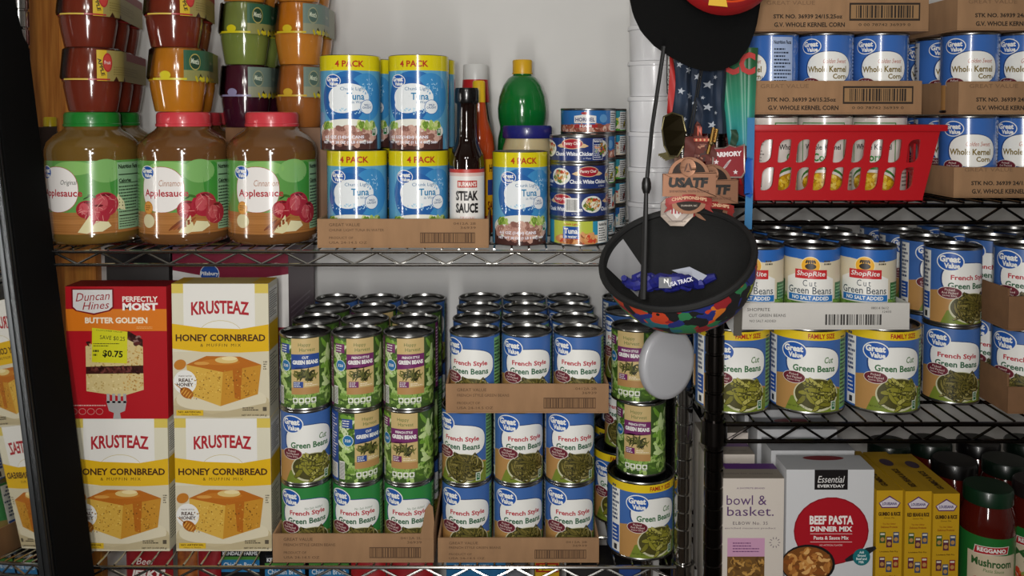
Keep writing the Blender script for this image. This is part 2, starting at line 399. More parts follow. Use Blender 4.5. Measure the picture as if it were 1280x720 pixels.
def hh_beans(R, H, kind, seed=1):
    p = Pr(seed); C = math.pi*R*1000; h = H*1000; col = '#732a63' if kind == 'french' else '#2b4a92'
    p.rect(-C, 3.5, C, h-3.5, '#3e5a26', 0)
    p.fill(-48, 6, 58, h*.30, 60, 20, 5.2, ['#6c9238', '#86ab50', '#4b6a2a', '#a4c070'], .6, .08, 1)
    p.fill(18, h*.25, 58, h-6, 26, 30, 8, ['#6d9a34', '#8bb54e', '#4c6f26', '#a4c66a', '#c4da98'], .6, .1, 1)
    p.fill(-50, h*.3, -16, h-6, 26, 24, 7, ['#6d9a34', '#8ab250', '#4c6f26', '#b0cc7e', '#cfdcae'], .6, .1, 1)
    p.rect(-76, 4, -48, h-4, col, 1.8); p.lines(-74, 34, -50, h-8, 16, '#e4dce2', 2.4, .4)
    p.rect(-72, 8, -50, 30, '#e6e4df', 2.4)
    for i in range(14): p.rect(-70, 9+i*1.45, -52, 9.6+i*1.45, '#222222', 2.8)
    p.rect(-46, 8, -37, 34, '#e9e8e2', 2.4)
    for i in range(16): p.rect(-45.5, 9+i*1.5, -37.5, 9.7+i*1.5, '#222222', 2.8)
    p.rect(58, 4, 80, h-4, col, 1.8); p.lines(60, 10, 78, h-10, 18, '#e4dce2', 2.4, .4)
    x0, x1, cx = -22, 18, -2
    p.rect(x0, 24, x1, h-3.5, '#cbb27a', 3.2); p.rect(x0, 24, x1, 34, '#b58a55', 3.3)
    p.text('Happy', cx-1, h-13, 17, 6.2, '#5a7138', 4); p.text('Harvest', cx+3, h-19.5, 22, 5.2, '#5a7138', 4)
    p.rect(x0, h*.585, x1, h*.76, col, 3.6)
    p.poly([(x0, h*.585), (x1, h*.585), (x1, h*.60), (cx, h*.625), (x0, h*.555)], col, 3.5)
    p.text('FRENCH STYLE' if kind == 'french' else 'CUT', cx, h*.715, 25 if kind == 'french' else 9, 3.6, WHT, 4.4, bold=.03)
    p.text('GREEN BEANS', cx, h*.652, 36, 6.0, WHT, 4.4, bold=.05)
    p.scatter(cx, h*.475, 36, 15, 44, 11, 1.9 if kind == 'french' else 2.8, ['#3b3f1b', '#585a28', '#6e6e34', '#2a2c12'], 4.2, .15, 1)
    p.rect(x0+3, h*.315, x0+17, h*.395, col, 4.4); p.lines(x0+4, h*.32, x0+16, h*.39, 3, WHT, 5, .4); p.lines(x0+19, h*.33, x1-3, h*.375, 2, '#efe3cc', 4.6, .4)
    p.ell(-32, h*.60, 15, 15, '#2672a8', 3.4); p.text('320', -32, h*.60, 9, 4, WHT, 4.2, bold=.02); p.ell(-32, h*.60, 16.5, 16.5, '#dfe8ee', 3.1)
    p.rect(-41, h*.77, -25, h*.89, col, 3.2); p.lines(-40, h*.78, -26, h*.88, 3, WHT, 4, .4)
    for i in range(4):
        a = cx-18+i*8.6; p.rect(a, 12, a+7.2, 19, '#e9ebe0', 3.2); p.ell(a+3.6, 15.5, 4.4, 4.4, '#56712f', 3.8, n=10); p.rect(a+1, 10, a+6.2, 11, '#dfe3d2', 3.2)
    return p
def shoprite(R, H, seed=3):
    p = Pr(seed); C = math.pi*R*1000; h = H*1000
    p.rect(-C, 3.5, C, h-3.5, '#d8cdb2', 0); p.poly([(-C, h-3.5), (-C, h-17), (-20, h-16), (15, h-20), (C, h-13), (C, h-3.5)], '#2c66b4', 1)
    p.rect(-C, 3.5, C, 34, '#3d6d2a', 1); p.fill(-58, 5, 58, 34, 80, 26, 7, ['#6d9a3c', '#84ad4d', '#5b8632', '#9cc065'], 1.5, .1, 1)
    p.rect(34, 14, C, h*.55, '#2b6b34', 1.4); p.lines(36, 18, 62, h*.53, 9, '#8fc08d', 2, .45); p.rect(-C, 14, -42, h*.55, '#2b6b34', 1.4)
    p.poly([(-34, 32), (30, 32), (30, h*.60), (16, h*.66), (-20, h*.66), (-34, h*.60)], '#eae9e3', 3)
    p.ell(-1, h*.765, 25, 24, '#f0e3b4', 3.2); p.ell(-1, h*.765, 23, 22, '#eeb02c', 3.6); p.ell(-1, h*.755, 14, 8, '#241a10', 4.2)
    for i in range(5): p.cap(-6+i*2.5, h*.815, 5, 2.2, 1.2+.18*i, '#241a10', 4.2)
    p.rect(-21, h*.60, 20, h*.715, '#c32a2e', 4.6); p.text('ShopRite', -.5, h*.657, 36, 8.4, WHT, 5.4, bold=.01, shear=.15)
    p.text('Cut', -2, h*.545, 17, 8.4, '#33424e', 4.2, sp=1.4); p.text('Green Beans', -2, h*.455, 58, 9.6, '#33424e', 4.2, bold=.008)
    p.rect(-31, 33.5, 29, 42, '#2872b8', 4.2); p.text('NO SALT ADDED', -1, 37.8, 48, 5.2, WHT, 5, bold=.03)
    p.lines(16, h*.77, 30, h*.84, 2, '#504a3e', 3, .6)
    return p
def gv_corn(R, H, seed=5):
    p = Pr(seed, rough=.2, coat=.5); C = math.pi*R*1000; h = H*1000
    p.rect(-C, 3.5, C, h-3.5, '#3d6cb8', 0); p.rect(-C, 3.5, C, 38, '#c08e55', .6)
    p.rect(-72, 6, -46, h-6, '#dfe4ee', 1); p.lines(-70, h*.45, -48, h-10, 10, '#222a38', 2, .5); p.rect(-70, 12, -48, h*.38, '#2b6fc4', 2); p.lines(-66, 16, -50, h*.34, 4, WHT, 3, .4)
    p.rect(47, 6, 76, h-6, '#a9bce0', 1); p.text('Nutrition Facts', 61, h-13, 25, 5, '#1c2230', 2.5, bold=.03); p.lines(49, 12, 74, h-20, 16, '#2a3346', 2, .45)
    p.ell(9, h*.56, 62, 46, '#23447f', 1.8, n=36, p=2.3); p.ell(9.6, h*.56, 59.5, 44, WHT, 2.2, n=36, p=2.3)
    gv_logo(p, -15, h-18, 1.06)
    p.text('Golden Sweet', 17, h*.645, 31, 6, '#b3533c', 4, shear=.3); p.text('Whole Kernel', 7, h*.545, 52, 8.4, '#7d6a2c', 4, bold=.028); p.text('Corn', 23, h*.455, 18, 7, '#7d6a2c', 4, bold=.028)
    p.ell(12, 19, 66, 34, '#b88a1c', 3, n=34); p.scatter(12, 19, 66, 34, 150, 5.4, 4.2, ['#e6c02a', '#f0cf45', '#d3a51d', '#f4dc6c', '#c99a18'], 3.6, 0, 1.4)
    p.ell(-15, h*.37, 27, 15.5, '#e4dcd4', 6); p.ell(-15, h*.37, 25.6, 14.2, '#6a2230', 6.5)
    for i, t in enumerate(('Picked', 'And Packed', 'Same Day')): p.text(t, -15, h*.37+3.6-3.6*i, (10, 17, 15)[i], 2.6, '#ead9cf', 7.4)
    return p
def white_corn(R, H, seed=6):
    p = Pr(seed, rough=.25, coat=.4); C = math.pi*R*1000; h = H*1000
    p.rect(-C, 3.5, C, h-3.5, '#e7e2da', 0); p.rect(-28, h-30, 32, h-10, '#3f8a3c', 1, ) if False else None
    for a, b, c, d in ((-28, h-11.5, 32, h-10), (-28, 44, -26.6, h-10), (30.6, 44, 32, h-10)): p.rect(a, b, c, d, '#3f8a3c', 1)
    p.text('Whole Kernel', 2, h*.60, 48, 7.5, '#2c2a2a', 3, bold=.02); p.text('Corn', 2, h*.47, 26, 11, '#2f8a38', 3, bold=.03)
    p.ell(2, 19, 62, 38, '#3f7d35', 1.4); p.ell(2, 17, 60, 34, '#e7e2da', 1.8); p.ell(2, 15, 58, 30, '#b88a1c', 2.2); p.scatter(2, 16, 56, 28, 110, 5.6, 4.4, ['#e6c02a', '#f0cf45', '#d3a51d', '#f4dc6c'], 2.6, 0, 1)
    p.lines(-70, 44, -40, h-12, 12, '#8a8580', 2, .4); p.bars(-62, 10, -44, 34); p.text('Facts', -62, h-10, 12, 4, '#2c2a2a', 2); p.lines(44, 10, 66, h-12, 16, '#6b6762', 2, .4)
    return p
def tuna4(R, H, seed=7):
    p = Pr(seed, rough=.16, coat=.6); C = math.pi*R*1000; h = H*1000; k = R/.0415
    p.rect(-C, 1, C, h-1, '#5fa3c8', 0); p.rect(-C, h*.835, C, h-1, '#d9cb1a', 1)
    p.text('4 PACK', 4, h*.905, 40*k, h*.068, '#b23522', 3, bold=.03)
    p.ell(4, h*.55, 84*k, h*.56, '#2c6cae', 1, n=40); p.ell(28*k, h*.56, 56*k, h*.50, '#3f8cc4', 1.4, n=36); p.ell(-6, h*.52, 62*k, h*.50, '#2861a6', 1.8, n=36)
    p.ell(2, h*.555, 58*k, h*.29, '#e9eef0', 2.4, n=36); p.ell(-6, h*.48, 40*k, h*.18, '#e9eef0', 2.55, n=30)
    p.scatter(-8, h*.41, 60*k, h*.08, 26, 3, 1.6, ['#9cc9e4', '#c4e0ee'], 2.8)
    p.scatter(30*k, h*.66, 20*k, h*.2, 30, 3, 1.4, ['#9cc9e4', '#5f9fd0'], 2.8)
    gv_logo(p, -20*k, h*.725, .92*k)
    p.text('Chunk Light', 8*k, h*.64, 34*k, h*.045, '#2d6f9e', 4); p.text('Tuna', 12*k, h*.565, 24*k, h*.075, '#1f7fb0', 4, bold=.02); p.text('in Water', 16*k, h*.505, 18*k, h*.03, '#2d6f9e', 4)
    p.ell(28*k, h*.455, 20*k, 20*k, '#2c6cae', 4.4); p.ell(28*k, h*.455, 18.5*k, 18.5*k, '#e6ebee', 5); p.text('WILD', 28*k, h*.475, 9*k, 3, '#2c5c8e', 5.6, bold=.02); p.text('CAUGHT', 28*k, h*.448, 14*k, 3, '#2c5c8e', 5.6, bold=.02)
    p.rect(-48*k, 1, 48*k, h*.17, '#4b2f2c', 1.6); p.ell(0, h*.20, 96*k, h*.26, '#e6e7dc', 2.6, n=36)
    p.scatter(0, h*.16, 92*k, h*.24, 70, 15, 8, ['#b98d80', '#a27568', '#cfa899', '#8d6257', '#c69c8c'], 3.2, 0, 1.2)
    for q in (-30, 22, 34): p.scatter(q*k, h*.265, 22*k, h*.10, 14, 11, 5, ['#8fae4a', '#a9c266', '#6d8f35', '#c9d48a'], 4.5)
    p.text('4-5 OZ (142g) CANS', -6, h*.135, 58*k, 5.6, '#ece9f2', 6, bold=.04); p.text('NET WT 20 OZ (1 LB 4 OZ) 568g', 0, h*.082, 74*k, 5, '#ece9f2', 6, bold=.04)
    p.rect(36*k, h*.15, 43*k, h*.23, '#e2eadf', 6.4); p.rect(36.6*k, h*.155, 42.4*k, h*.225, '#2f6b41', 7); p.text('1', 39.5*k, h*.20, 2, 5, WHT, 7.5)
    return p
def chicken(R, H, variant, seed=8):
    p = Pr(seed, rough=.22, coat=.4); C = math.pi*R*1000; h = H*1000
    p.rect(-C, 2.2, C, h-2.2, '#25366e', 0)
    for q in range(-1, 2):
        c = q*88 + {0: -10, 1: 14, 2: 62}[variant]
        p.poly([(c-24, h*.62), (c-18, h*.70), (c+18, h*.70), (c+24, h*.62), (c+18, h*.56), (c-18, h*.56)], '#d8b88a', 1.4)
        p.ell(c, h*.70, 32, 15, '#e2c29a', 2); p.ell(c, h*.70, 30, 13.4, '#a12230', 2.6); p.text('Pantry Chef', c, h*.70, 24, 5.4, '#f4e6dc', 3.4, bold=.02)
        p.text('Chunk White Chicken', c+2, h*.34, 58, 5.8, '#eceef2', 3, bold=.03); p.text('in Water', c+22, h*.18, 12, 2.8, '#cdd3e0', 3)
        d = c-42; p.ell(d, h*.52, 32, 24, '#e3e4dc', 4); p.scatter(d, h*.52, 29, 21, 44, 6, 4.4, ['#c4803a', '#d9b06a', '#6b8b3a', '#b44a2c', '#e8dcc0', '#4f6f2c'], 4.6, 0, 1.2)
        if variant == 2: p.rect(c-82, h*.25, c-62, h*.75, WHT, 5); p.bars(c-80, h*.3, c-64, h*.7, L=6)
    if variant == 0: p.rect(20, 5, 38, h-5, '#e4e6ee', 5); p.rect(20.6, 5.6, 37.4, h-5.6, '#25366e', 5.4); p.text('Nutrition Facts', 29, h*.8, 15, 3.6, WHT, 6, bold=.02); p.lines(22, 7, 36, h*.7, 7, '#dfe3ee', 6, .4)
    return p
def small_can(R, H, kind, seed=9):
    p = Pr(seed, rough=.22, coat=.4); C = math.pi*R*1000; h = H*1000
    if kind == 'tuna':
        p.rect(-C, 2.2, C, h-2.2, '#2f8fb0', 0); p.rect(-44, 2.2, 18, h-2.2, '#b8c24a', 1); p.ell(-4, 10, 74, 18, '#c98a52', 1.6); p.scatter(-2, 11, 68, 20, 40, 9, 5, ['#d79a62', '#b06a3c', '#e5c08a', '#8d4a28', '#c94b33'], 2, 0, 1)
        p.rect(-26, h*.28, -2, h*.72, '#1f4e9c', 4); p.text('Tuna', -14, h*.56, 20, 8, WHT, 5, bold=.03); p.text('in water', -14, h*.36, 18, 4.4, WHT, 5, bold=.02)
        p.text('Chunk Light', -14, h*.80, 20, 3.6, '#c0302c', 5, bold=.02); p.rect(26, 4, 50, h-4, '#e6e8e4', 4); p.text('Nutrition Facts', 37, h*.78, 18, 4.4, '#16181c', 5, bold=.03); p.lines(28, 6, 48, h*.68, 6, '#2a2c30', 5, .4)
    elif kind == 'ham':
        p.rect(-C, 2.2, C, h-2.2, '#2d6cae', 0); p.rect(-C, 2.2, C, h*.36, '#8a4a3c', 1); p.scatter(0, 8, 110, 17, 70, 10, 6, ['#b87262', '#d29a88', '#8a4a3c', '#e2c2b0', '#a05a44'], 1.5, 0, 1)
        p.poly([(-26, h*.42), (8, h*.42), (8, h*.70), (-4, h*.74), (-9, h*.90), (-14, h*.74), (-26, h*.70)], '#e6e4e0', 3); p.text('HORMEL', -9, h*.56, 30, 6, '#3a3c70', 4, bold=.03); p.ell(-9, h*.80, 12, 4, '#b03030', 4)
        p.rect(-26, h*.24, 10, h*.37, '#b03030', 3.4); p.text('HAM', -8, h*.305, 18, 4, WHT, 4, bold=.04); p.ell(20, h*.60, 13, 13, '#5f97c8', 3)
        p.rect(34, 5, 56, h-4, '#dfe1e4', 4); p.lines(35, 6, 55, h-6, 8, '#26282c', 5, .45)
    else:
        a, b, c = {'green': ('#3a8f9c', '#d8c840', '#4f9a3c'), 'red': ('#2f8fb0', '#b83a30', '#e2d6c0'), 'blue': ('#2c5f9e', '#3a9fb8', '#d8dfe4')}[kind]
        p.rect(-C, 2.2, C, h-2.2, a, 0); p.rect(-30, 2.2, 80, h*.55, c, 1); p.scatter(26, h*.4, 80, h*.6, 40, 12, 7, [b, c, a, '#e4dfcf'], 1.6)
        p.rect(14, 5, 36, h-5, '#e0e2e2', 4); p.lines(15, 6, 35, h-6, 8, '#24262a', 5, .45); p.text('A', 50, h*.5, 10, 14, '#c03028', 4, bold=.05)
    return p
def applesauce(R, kind, h0, h1, seed=11):
    p = Pr(seed, rough=.2, coat=.55); C = math.pi*R*1000; h = h1-h0
    def V(t): return h0+t*h
    p.rect(-C, h0, C, h1, '#5f9a4c', 0); p.ell(24, V(.86), 46, 34, '#7fb268', .6); p.ell(44, V(.7), 30, 60, '#3f8c38', .5); p.ell(-20, V(.9), 60, 20, '#86b866', .5)
    p.rect(-C, h0, C, V(.30), '#a8713d', 1); [p.rect(-C, h0+i*3.2, C, h0+i*3.2+p.r.uniform(.5, 1.4), p.r.choice(['#b98048', '#93602f', '#9c6834']), 1.3) for i in range(int(h*.29/3.2))]
    cx = -30 if kind == 'cin' else -45
    p.ell(cx, V(.61), 66, 66, '#a8503c', 1.8, n=40, p=2.3); p.ell(cx, V(.61), 64.6, 64.6, '#eeeae6', 2.2, n=40, p=2.3)
    p.text('Cinnamon' if kind == 'cin' else 'Original', cx+(14 if kind == 'cin' else 19), V(.70), 34 if kind == 'cin' else 24, 9, '#b88a72' if kind == 'cin' else '#555a52', 4, shear=.2)
    p.text('Applesauce', cx+5, V(.55), 66, 13.5, '#b02a38', 4, bold=.02)
    gv_logo(p, cx-23, V(.84), 1.0)
    ax = 22 if kind == 'cin' else 14
    def apple(x, y, r, c):
        p.ell(x, y, r*2, r*1.85, c, 5, n=24); p.ell(x-r*.25, y+r*.1, r*.9, r*1.2, '#c2525a', 5.3, n=16); p.ell(x+r*.1, y+r*.72, r*.7, r*.22, '#6e1820', 5.5, n=12)
        p.scatter(x, y, r*1.6, r*1.5, 12, r*.5, .8, ['#d98a86', '#a8303a'], 5.6)
    apple(ax-16, V(.34), 14, '#9c1f2b'); apple(ax+8, V(.40), 19, '#a8283a'); apple(ax-2 if kind != 'cin' else ax+26, V(.27), 17, '#a62c3c')
    p.cap(ax-16, V(.50), 9, 2, .5, '#2c4a1c', 6); p.cap(ax-9, V(.52), 11, 3.6, -.3, '#3c6a28', 6)
    p.poly([(ax-28, V(.03)), (ax-12, V(.26)), (ax-6, V(.05)), (ax-16, V(.0)+1)], '#dbd3a4', 6.4); p.poly([(ax-12, V(.03)), (ax-4, V(.18)), (ax+12, V(.16)), (ax+16, V(.10)), (ax+4, V(.03))], '#e0d9ae', 6.8)
    if kind == 'cin':
        for i in range(4): p.cap(ax-32+i*6, V(.13)+i*.8, 24, 3.4, .7, ('#7a3f22', '#96502c')[i % 2], 6.2)
        p.ell(cx-22, V(.36), 17, 19, '#c98632', 4.5); p.ell(cx-22, V(.36), 14, 16, '#d99c4a', 4.8); p.lines(cx-27, V(.32), cx-17, V(.40), 3, '#7a4a1c', 5.4, .5); p.ell(cx-22, V(.18), 22, 20, '#d8cfa6', 4.4)
    else: p.poly([(ax+22, V(.34)), (ax+26, V(.54)), (ax+36, V(.42)), (ax+38, V(.30))], '#e0d9ae', 4.4)
    n0 = 40 if kind != 'cin' else 52
    p.rect(n0, V(.04), n0+46, V(.97), '#8fb58e', 3); p.text('Nutrition Facts', n0+21, V(.91), 38, 6.4, '#121812', 4, bold=.04); p.rect(n0+2, V(.79), n0+44, V(.805), '#121812', 4); p.text('Calories', n0+13, V(.715), 22, 5.4, '#121812', 4, bold=.04)
    p.rect(n0+2, V(.675), n0+44, V(.685), '#121812', 4); p.lines(n0+2, V(.26), n0+44, V(.65), 9, '#1d261d', 4, .4); p.rect(n0+2, V(.22), n0+44, V(.235), '#121812', 4); p.lines(n0+2, V(.06), n0+44, V(.2), 4, '#1d261d', 4, .35)
    return p

# ------------------------------------------------------------------ cans
def make_can(name, R, H, pr, seg=40, rim=.0012):
    root = empty(name); r = R-rim
    MB().lathe([(0, .003), (R-.004, .003), (R-.003, 0), (R-.0006, 0), (R, .0014), (R-.0002, .003), (r, .0042), (r, H-.0042), (R-.0002, H-.003), (R, H-.0012),
                (R-.0008, H), (R-.0026, H-.0004), (R-.0032, H-.004)], seg).build('body', STEEL, root, ang=60)
    lid = [(R-.0031, H-.0042), (R-.005, H-.0044)]
    for k, dz in ((.86, .0008), (.80, 0), (.60, .0005), (.55, 0), (.0, 0)): lid.append((R*k, H-.0046+dz))
    MB().lathe(lid, seg).build('lid', LIDM, root, ang=60)
    pr.build('label', root, R=r)
    return root
RC, HC = .0372, .1078
RF, HF = .0500, .1140
CAN = {
 'gvf': ('green_bean_can', lambda: gv_beans(RC, HC, 'french'), RC, HC, 'blue French style green bean can'),
 'gvg': ('green_bean_can', lambda: gv_beans(RC, HC, 'french', base='#2f8440', sub='No Salt Added'), RC, HC, 'green-labelled French style green bean can'),
 'gvc': ('green_bean_can', lambda: gv_beans(RC, HC, 'cut'), RC, HC, 'blue cut green bean can'),
 'hhf': ('green_bean_can', lambda: hh_beans(RC, HC, 'french'), RC, HC, 'leafy purple-banded green bean can'),
 'hhc': ('green_bean_can', lambda: hh_beans(RC, HC, 'cut'), RC, HC, 'leafy blue-banded cut green bean can'),
 'fam': ('family_size_can', lambda: gv_beans(RF, HF, 'cut', top='FAMILY SIZE'), RF, HF, 'family size green bean can'),
 'shop': ('green_bean_can', lambda: shoprite(RC, .1055), RC, .1055, 'cream cut green bean can'),
 'corn': ('corn_can', lambda: gv_corn(RC, HC), RC, HC, 'blue whole kernel corn can'),
 'wcorn': ('corn_can', lambda: white_corn(RC, HC), RC, HC, 'white corn can'),
}
def can(kind, x, y, z, label, group=None, yaw=0.0):
    nm, prf, R, H, d = CAN[kind]
    return inst('can_'+kind, lambda: make_can(nm, R, H, prf()), (x, y, z), face_cam(x, y)+yaw, label, 'can', group)

# ------------------------------------------------------------------ shallow cardboard trays
def tray(name, label, x0, x1, y0, y1, z, h, pr=None, mat=None, t=.003, sideh=None, notch=False, group=None):
    mat = mat or CARD; root = empty(name); tag(root, label, 'tray', group)
    cx, cy = (x0+x1)/2, (y0+y1)/2; root.location = (cx, cy, z); a, b = (x1-x0)/2, (y1-y0)/2; sh = sideh or h
    MB().box(-a, a, -b, b, 0, .002).build('base', mat, root, bevel=.0005)
    fp = MB().box(-a, a, -b, -b+t, .002, h).build('front_panel', mat, root, bevel=.0008)
    for q, nm in zip(pr or (), ('lettering', 'barcode', 'date_code')): q.build(nm, fp, y=-b)
    MB().box(-a, a, b-t, b, .002, h).build('back_panel', mat, root, bevel=.0008)
    for s in (-1, 1): MB().box(min(s*a, s*(a-t)), max(s*a, s*(a-t)), -b+t, b-t, .002, sh).build('side_panel', mat, root, bevel=.0008)
    return root
def tray_print(kind, w, h, seed=2):
    p, q, d = Pr(seed, rough=.85), Pr(seed, rough=.85), Pr(seed, rough=.85); c = CARDP
    if kind == 'corn':
        c = '#2c2118'
        p.text('GREAT VALUE', -w*.30, h*.86, w*.28, h*.12, '#7d5f44', 1)
        p.text('STK NO. 36939 24/15.25oz', -w*.20, h*.45, w*.40, h*.13, c, 1, bold=.03); p.text('G.V. WHOLE KERNEL CORN', -w*.19, h*.20, w*.41, h*.14, c, 1, bold=.03)
        x0, x1 = w*.04, w*.45; q.rect(x0, h*.32, x1, h*.86, c, 1); q.rect(x0+2, h*.38, x1-2, h*.80, '#97754f', 1.5); q.bars(x0+9, h*.40, x1-9, h*.78, c, 2)
        q.text('0 00 78742 36939 0', (x0+x1)/2, h*.20, w*.30, h*.08, c, 1); return p, q
    if kind == 'shop':
        c = '#4a4844'
        p.text('SHOPRITE', -w*.36, h*.76, w*.13, h*.12, c, 1); p.text('CUT GREEN BEANS', -w*.31, h*.54, w*.21, h*.11, c, 1); p.text('NO SALT ADDED', -w*.335, h*.33, w*.15, h*.09, c, 1)
        q.bars(w*.02, h*.18, w*.34, h*.58, '#3c3a38', 1); d.text('08014 0612', w*.33, h*.82, w*.10, h*.09, c, 1); d.text('12435', w*.37, h*.68, w*.05, h*.08, c, 1)
        return p, q, d
    p.text('GREAT VALUE', -w*.34, h*.78, w*.18, h*.10, c, 1); p.text(kind, -w*.27, h*.60, w*.32, h*.09, c, 1)
    p.text('PRODUCT OF', -w*.36, h*.34, w*.14, h*.08, c, 1); p.text('USA 24-14.5 OZ', -w*.32, h*.18, w*.22, h*.08, c, 1)
    q.rect(w*.10, h*.16, w*.42, h*.52, c, 1); q.rect(w*.104, h*.19, w*.416, h*.49, '#8f6c4a', 1.4); q.bars(w*.11, h*.18, w*.41, h*.50, c, 2)
    d.text('0412A 2B', w*.36, h*.82, w*.13, h*.08, c, 1); d.text('36939', w*.38, h*.68, w*.09, h*.08, c, 1)
    return p, q, d

# ================================================================== left rack, lower shelf: green bean cans
ROW = ('front', 'second', 'third', 'rearmost')
LAY = ('bottom', 'middle', 'top')
COLN = ('left', 'middle', 'right')
rnd = random.Random(4)
def block(xc, yfront, z0, cols, layers, where, rows=4, backs=('gvf',), dx=.0755, dz=0.0, yaws=None, layname=None, group=None):
    """columns of cans standing rows deep; cols[c][k] is the front can of column c in layer k"""
    nc = len(cols)
    for c in range(nc):
        x = xc+(c-(nc-1)/2)*dx
        for k in range(layers):
            for r in range(rows):
                kd = cols[c][k] if r == 0 else backs[(c*5+k*3+r*2) % len(backs)]
                H = CAN[kd][3]; R = CAN[kd][2]
                y = yfront+R+.0006+r*(2*R+.0012)
                yaw = (yaws[c][k] if yaws else 0) if r == 0 else rnd.uniform(-.6, .6)
                cn = ({1: ('',), 2: ('left ', 'right '), 3: ('left ', 'middle ', 'right ')}[nc])[c]
                ln = (layname[k]+' layer, ' if layname and layname[k] else '')
                lb = f"{CAN[kd][4]}, {ROW[r]} of {cn}column, {ln}{where}"
                can(kd, x+(rnd.uniform(-.0006, .0006) if r else 0), y, z0+k*(H+dz), lb, group or 'cans in '+where, yaw)
TW = .2305
# tray at the left: three columns, three high
lx = XZ(442, 690, 1.2115)[0]; ty = 1.2085
pr = tray_print('FRENCH STYLE GREEN BEANS', TW*1000, 44)
TR0 = tray('cardboard_tray', 'brown cardboard tray beside cornbread boxes holding green-labelled cans', lx-TW/2, lx+TW/2, ty, ty+.310, ZL, .042, pr)
block(lx, ty+.0035, ZL+.0022, [('gvg', 'gvc', 'hhc'), ('gvg', 'hhc', 'hhf'), ('gvg', 'hhf', 'hhf')], 3, 'left floor tray', backs=('hhf', 'gvf', 'gvc', 'hhf', 'gvc'),
      yaws=[(-.2, -.05, .05), (-.25, .5, .2), (-.2, -.15, .15)], layname=LAY)
fl_ = MB().prism([(TW/2-.020, .036), (TW/2-.001, .036), (TW/2+.001, .060), (TW/2-.001, .082), (TW/2-.006, .087), (TW/2-.012, .078), (TW/2-.015, .060)], -.1575, -.1555).build('torn_flap', CARD, TR0)
# two-layer tray in the middle, another tray on top
mx = XZ(648, 690, 1.2115)[0]
tray('cardboard_tray', 'brown cardboard tray under the middle stack of blue cans', mx-TW/2, mx+TW/2, ty, ty+.310, ZL, .036, tray_print('FRENCH STYLE GREEN BEANS', TW*1000, 37, 5))
block(mx, ty+.0035, ZL+.0022, [('gvf',)*2]*3, 2, 'middle floor tray', yaws=[(-.2, -.45), (0, .1), (-.05, .05)], layname=('bottom', 'upper'))
ux = XZ(659, 498, 1.206)[0]; z2 = ZL+.0022+2*HC+.0004
tray('cardboard_tray', 'brown cardboard tray resting on stacked blue cans, holding three front cans', ux-TW/2, ux+TW/2, ty-.004, ty+.306, z2, .042, tray_print('FRENCH STYLE GREEN BEANS', TW*1000, 43, 6))
block(ux, ty-.0005, z2+.0022, [('gvf',)]*3, 1, 'upper tray', yaws=[(-.45,), (-.1,), (-.2,)])
# stack on the family size can at the right end
fx = XZ(800, 690, 1.262)[0]
can('fam', fx, 1.262, ZL, 'family size green bean can at the front under two leafy cans', 'family size cans', .3)
can('hhf', XZ(801, 550, 1.268)[0], 1.268, ZL+HF, 'leafy purple-banded can standing directly on the family size can', 'cans at right end of chrome rack', -.1)
can('hhf', XZ(795, 450, 1.268)[0], 1.268, ZL+HF+HC, 'leafy purple-banded can behind the white oval disc, top of its stack', 'cans at right end of chrome rack', -.2)
bx_ = XZ(779, 640, 1.366)[0]
can('fam', bx_, 1.366, ZL, 'family size green bean can behind the front family size can', 'family size cans', -.4)
for k in range(2): can('gvf', bx_+.006, 1.366, ZL+HF+k*HC, ('blue can standing on the rear family size can', 'blue can on top of the rear stack behind the white disc')[k], 'cans at right end of chrome rack', -.5)
can('fam', bx_+.01, 1.468, ZL, 'family size green bean can deepest in the right corner', 'family size cans', .4)
for k in range(2): can('gvf', bx_+.012, 1.468, ZL+HF+k*HC, ('blue can on the deepest family size can', 'blue can topping the deepest stack beside the rear post')[k], 'cans at right end of chrome rack', .5)

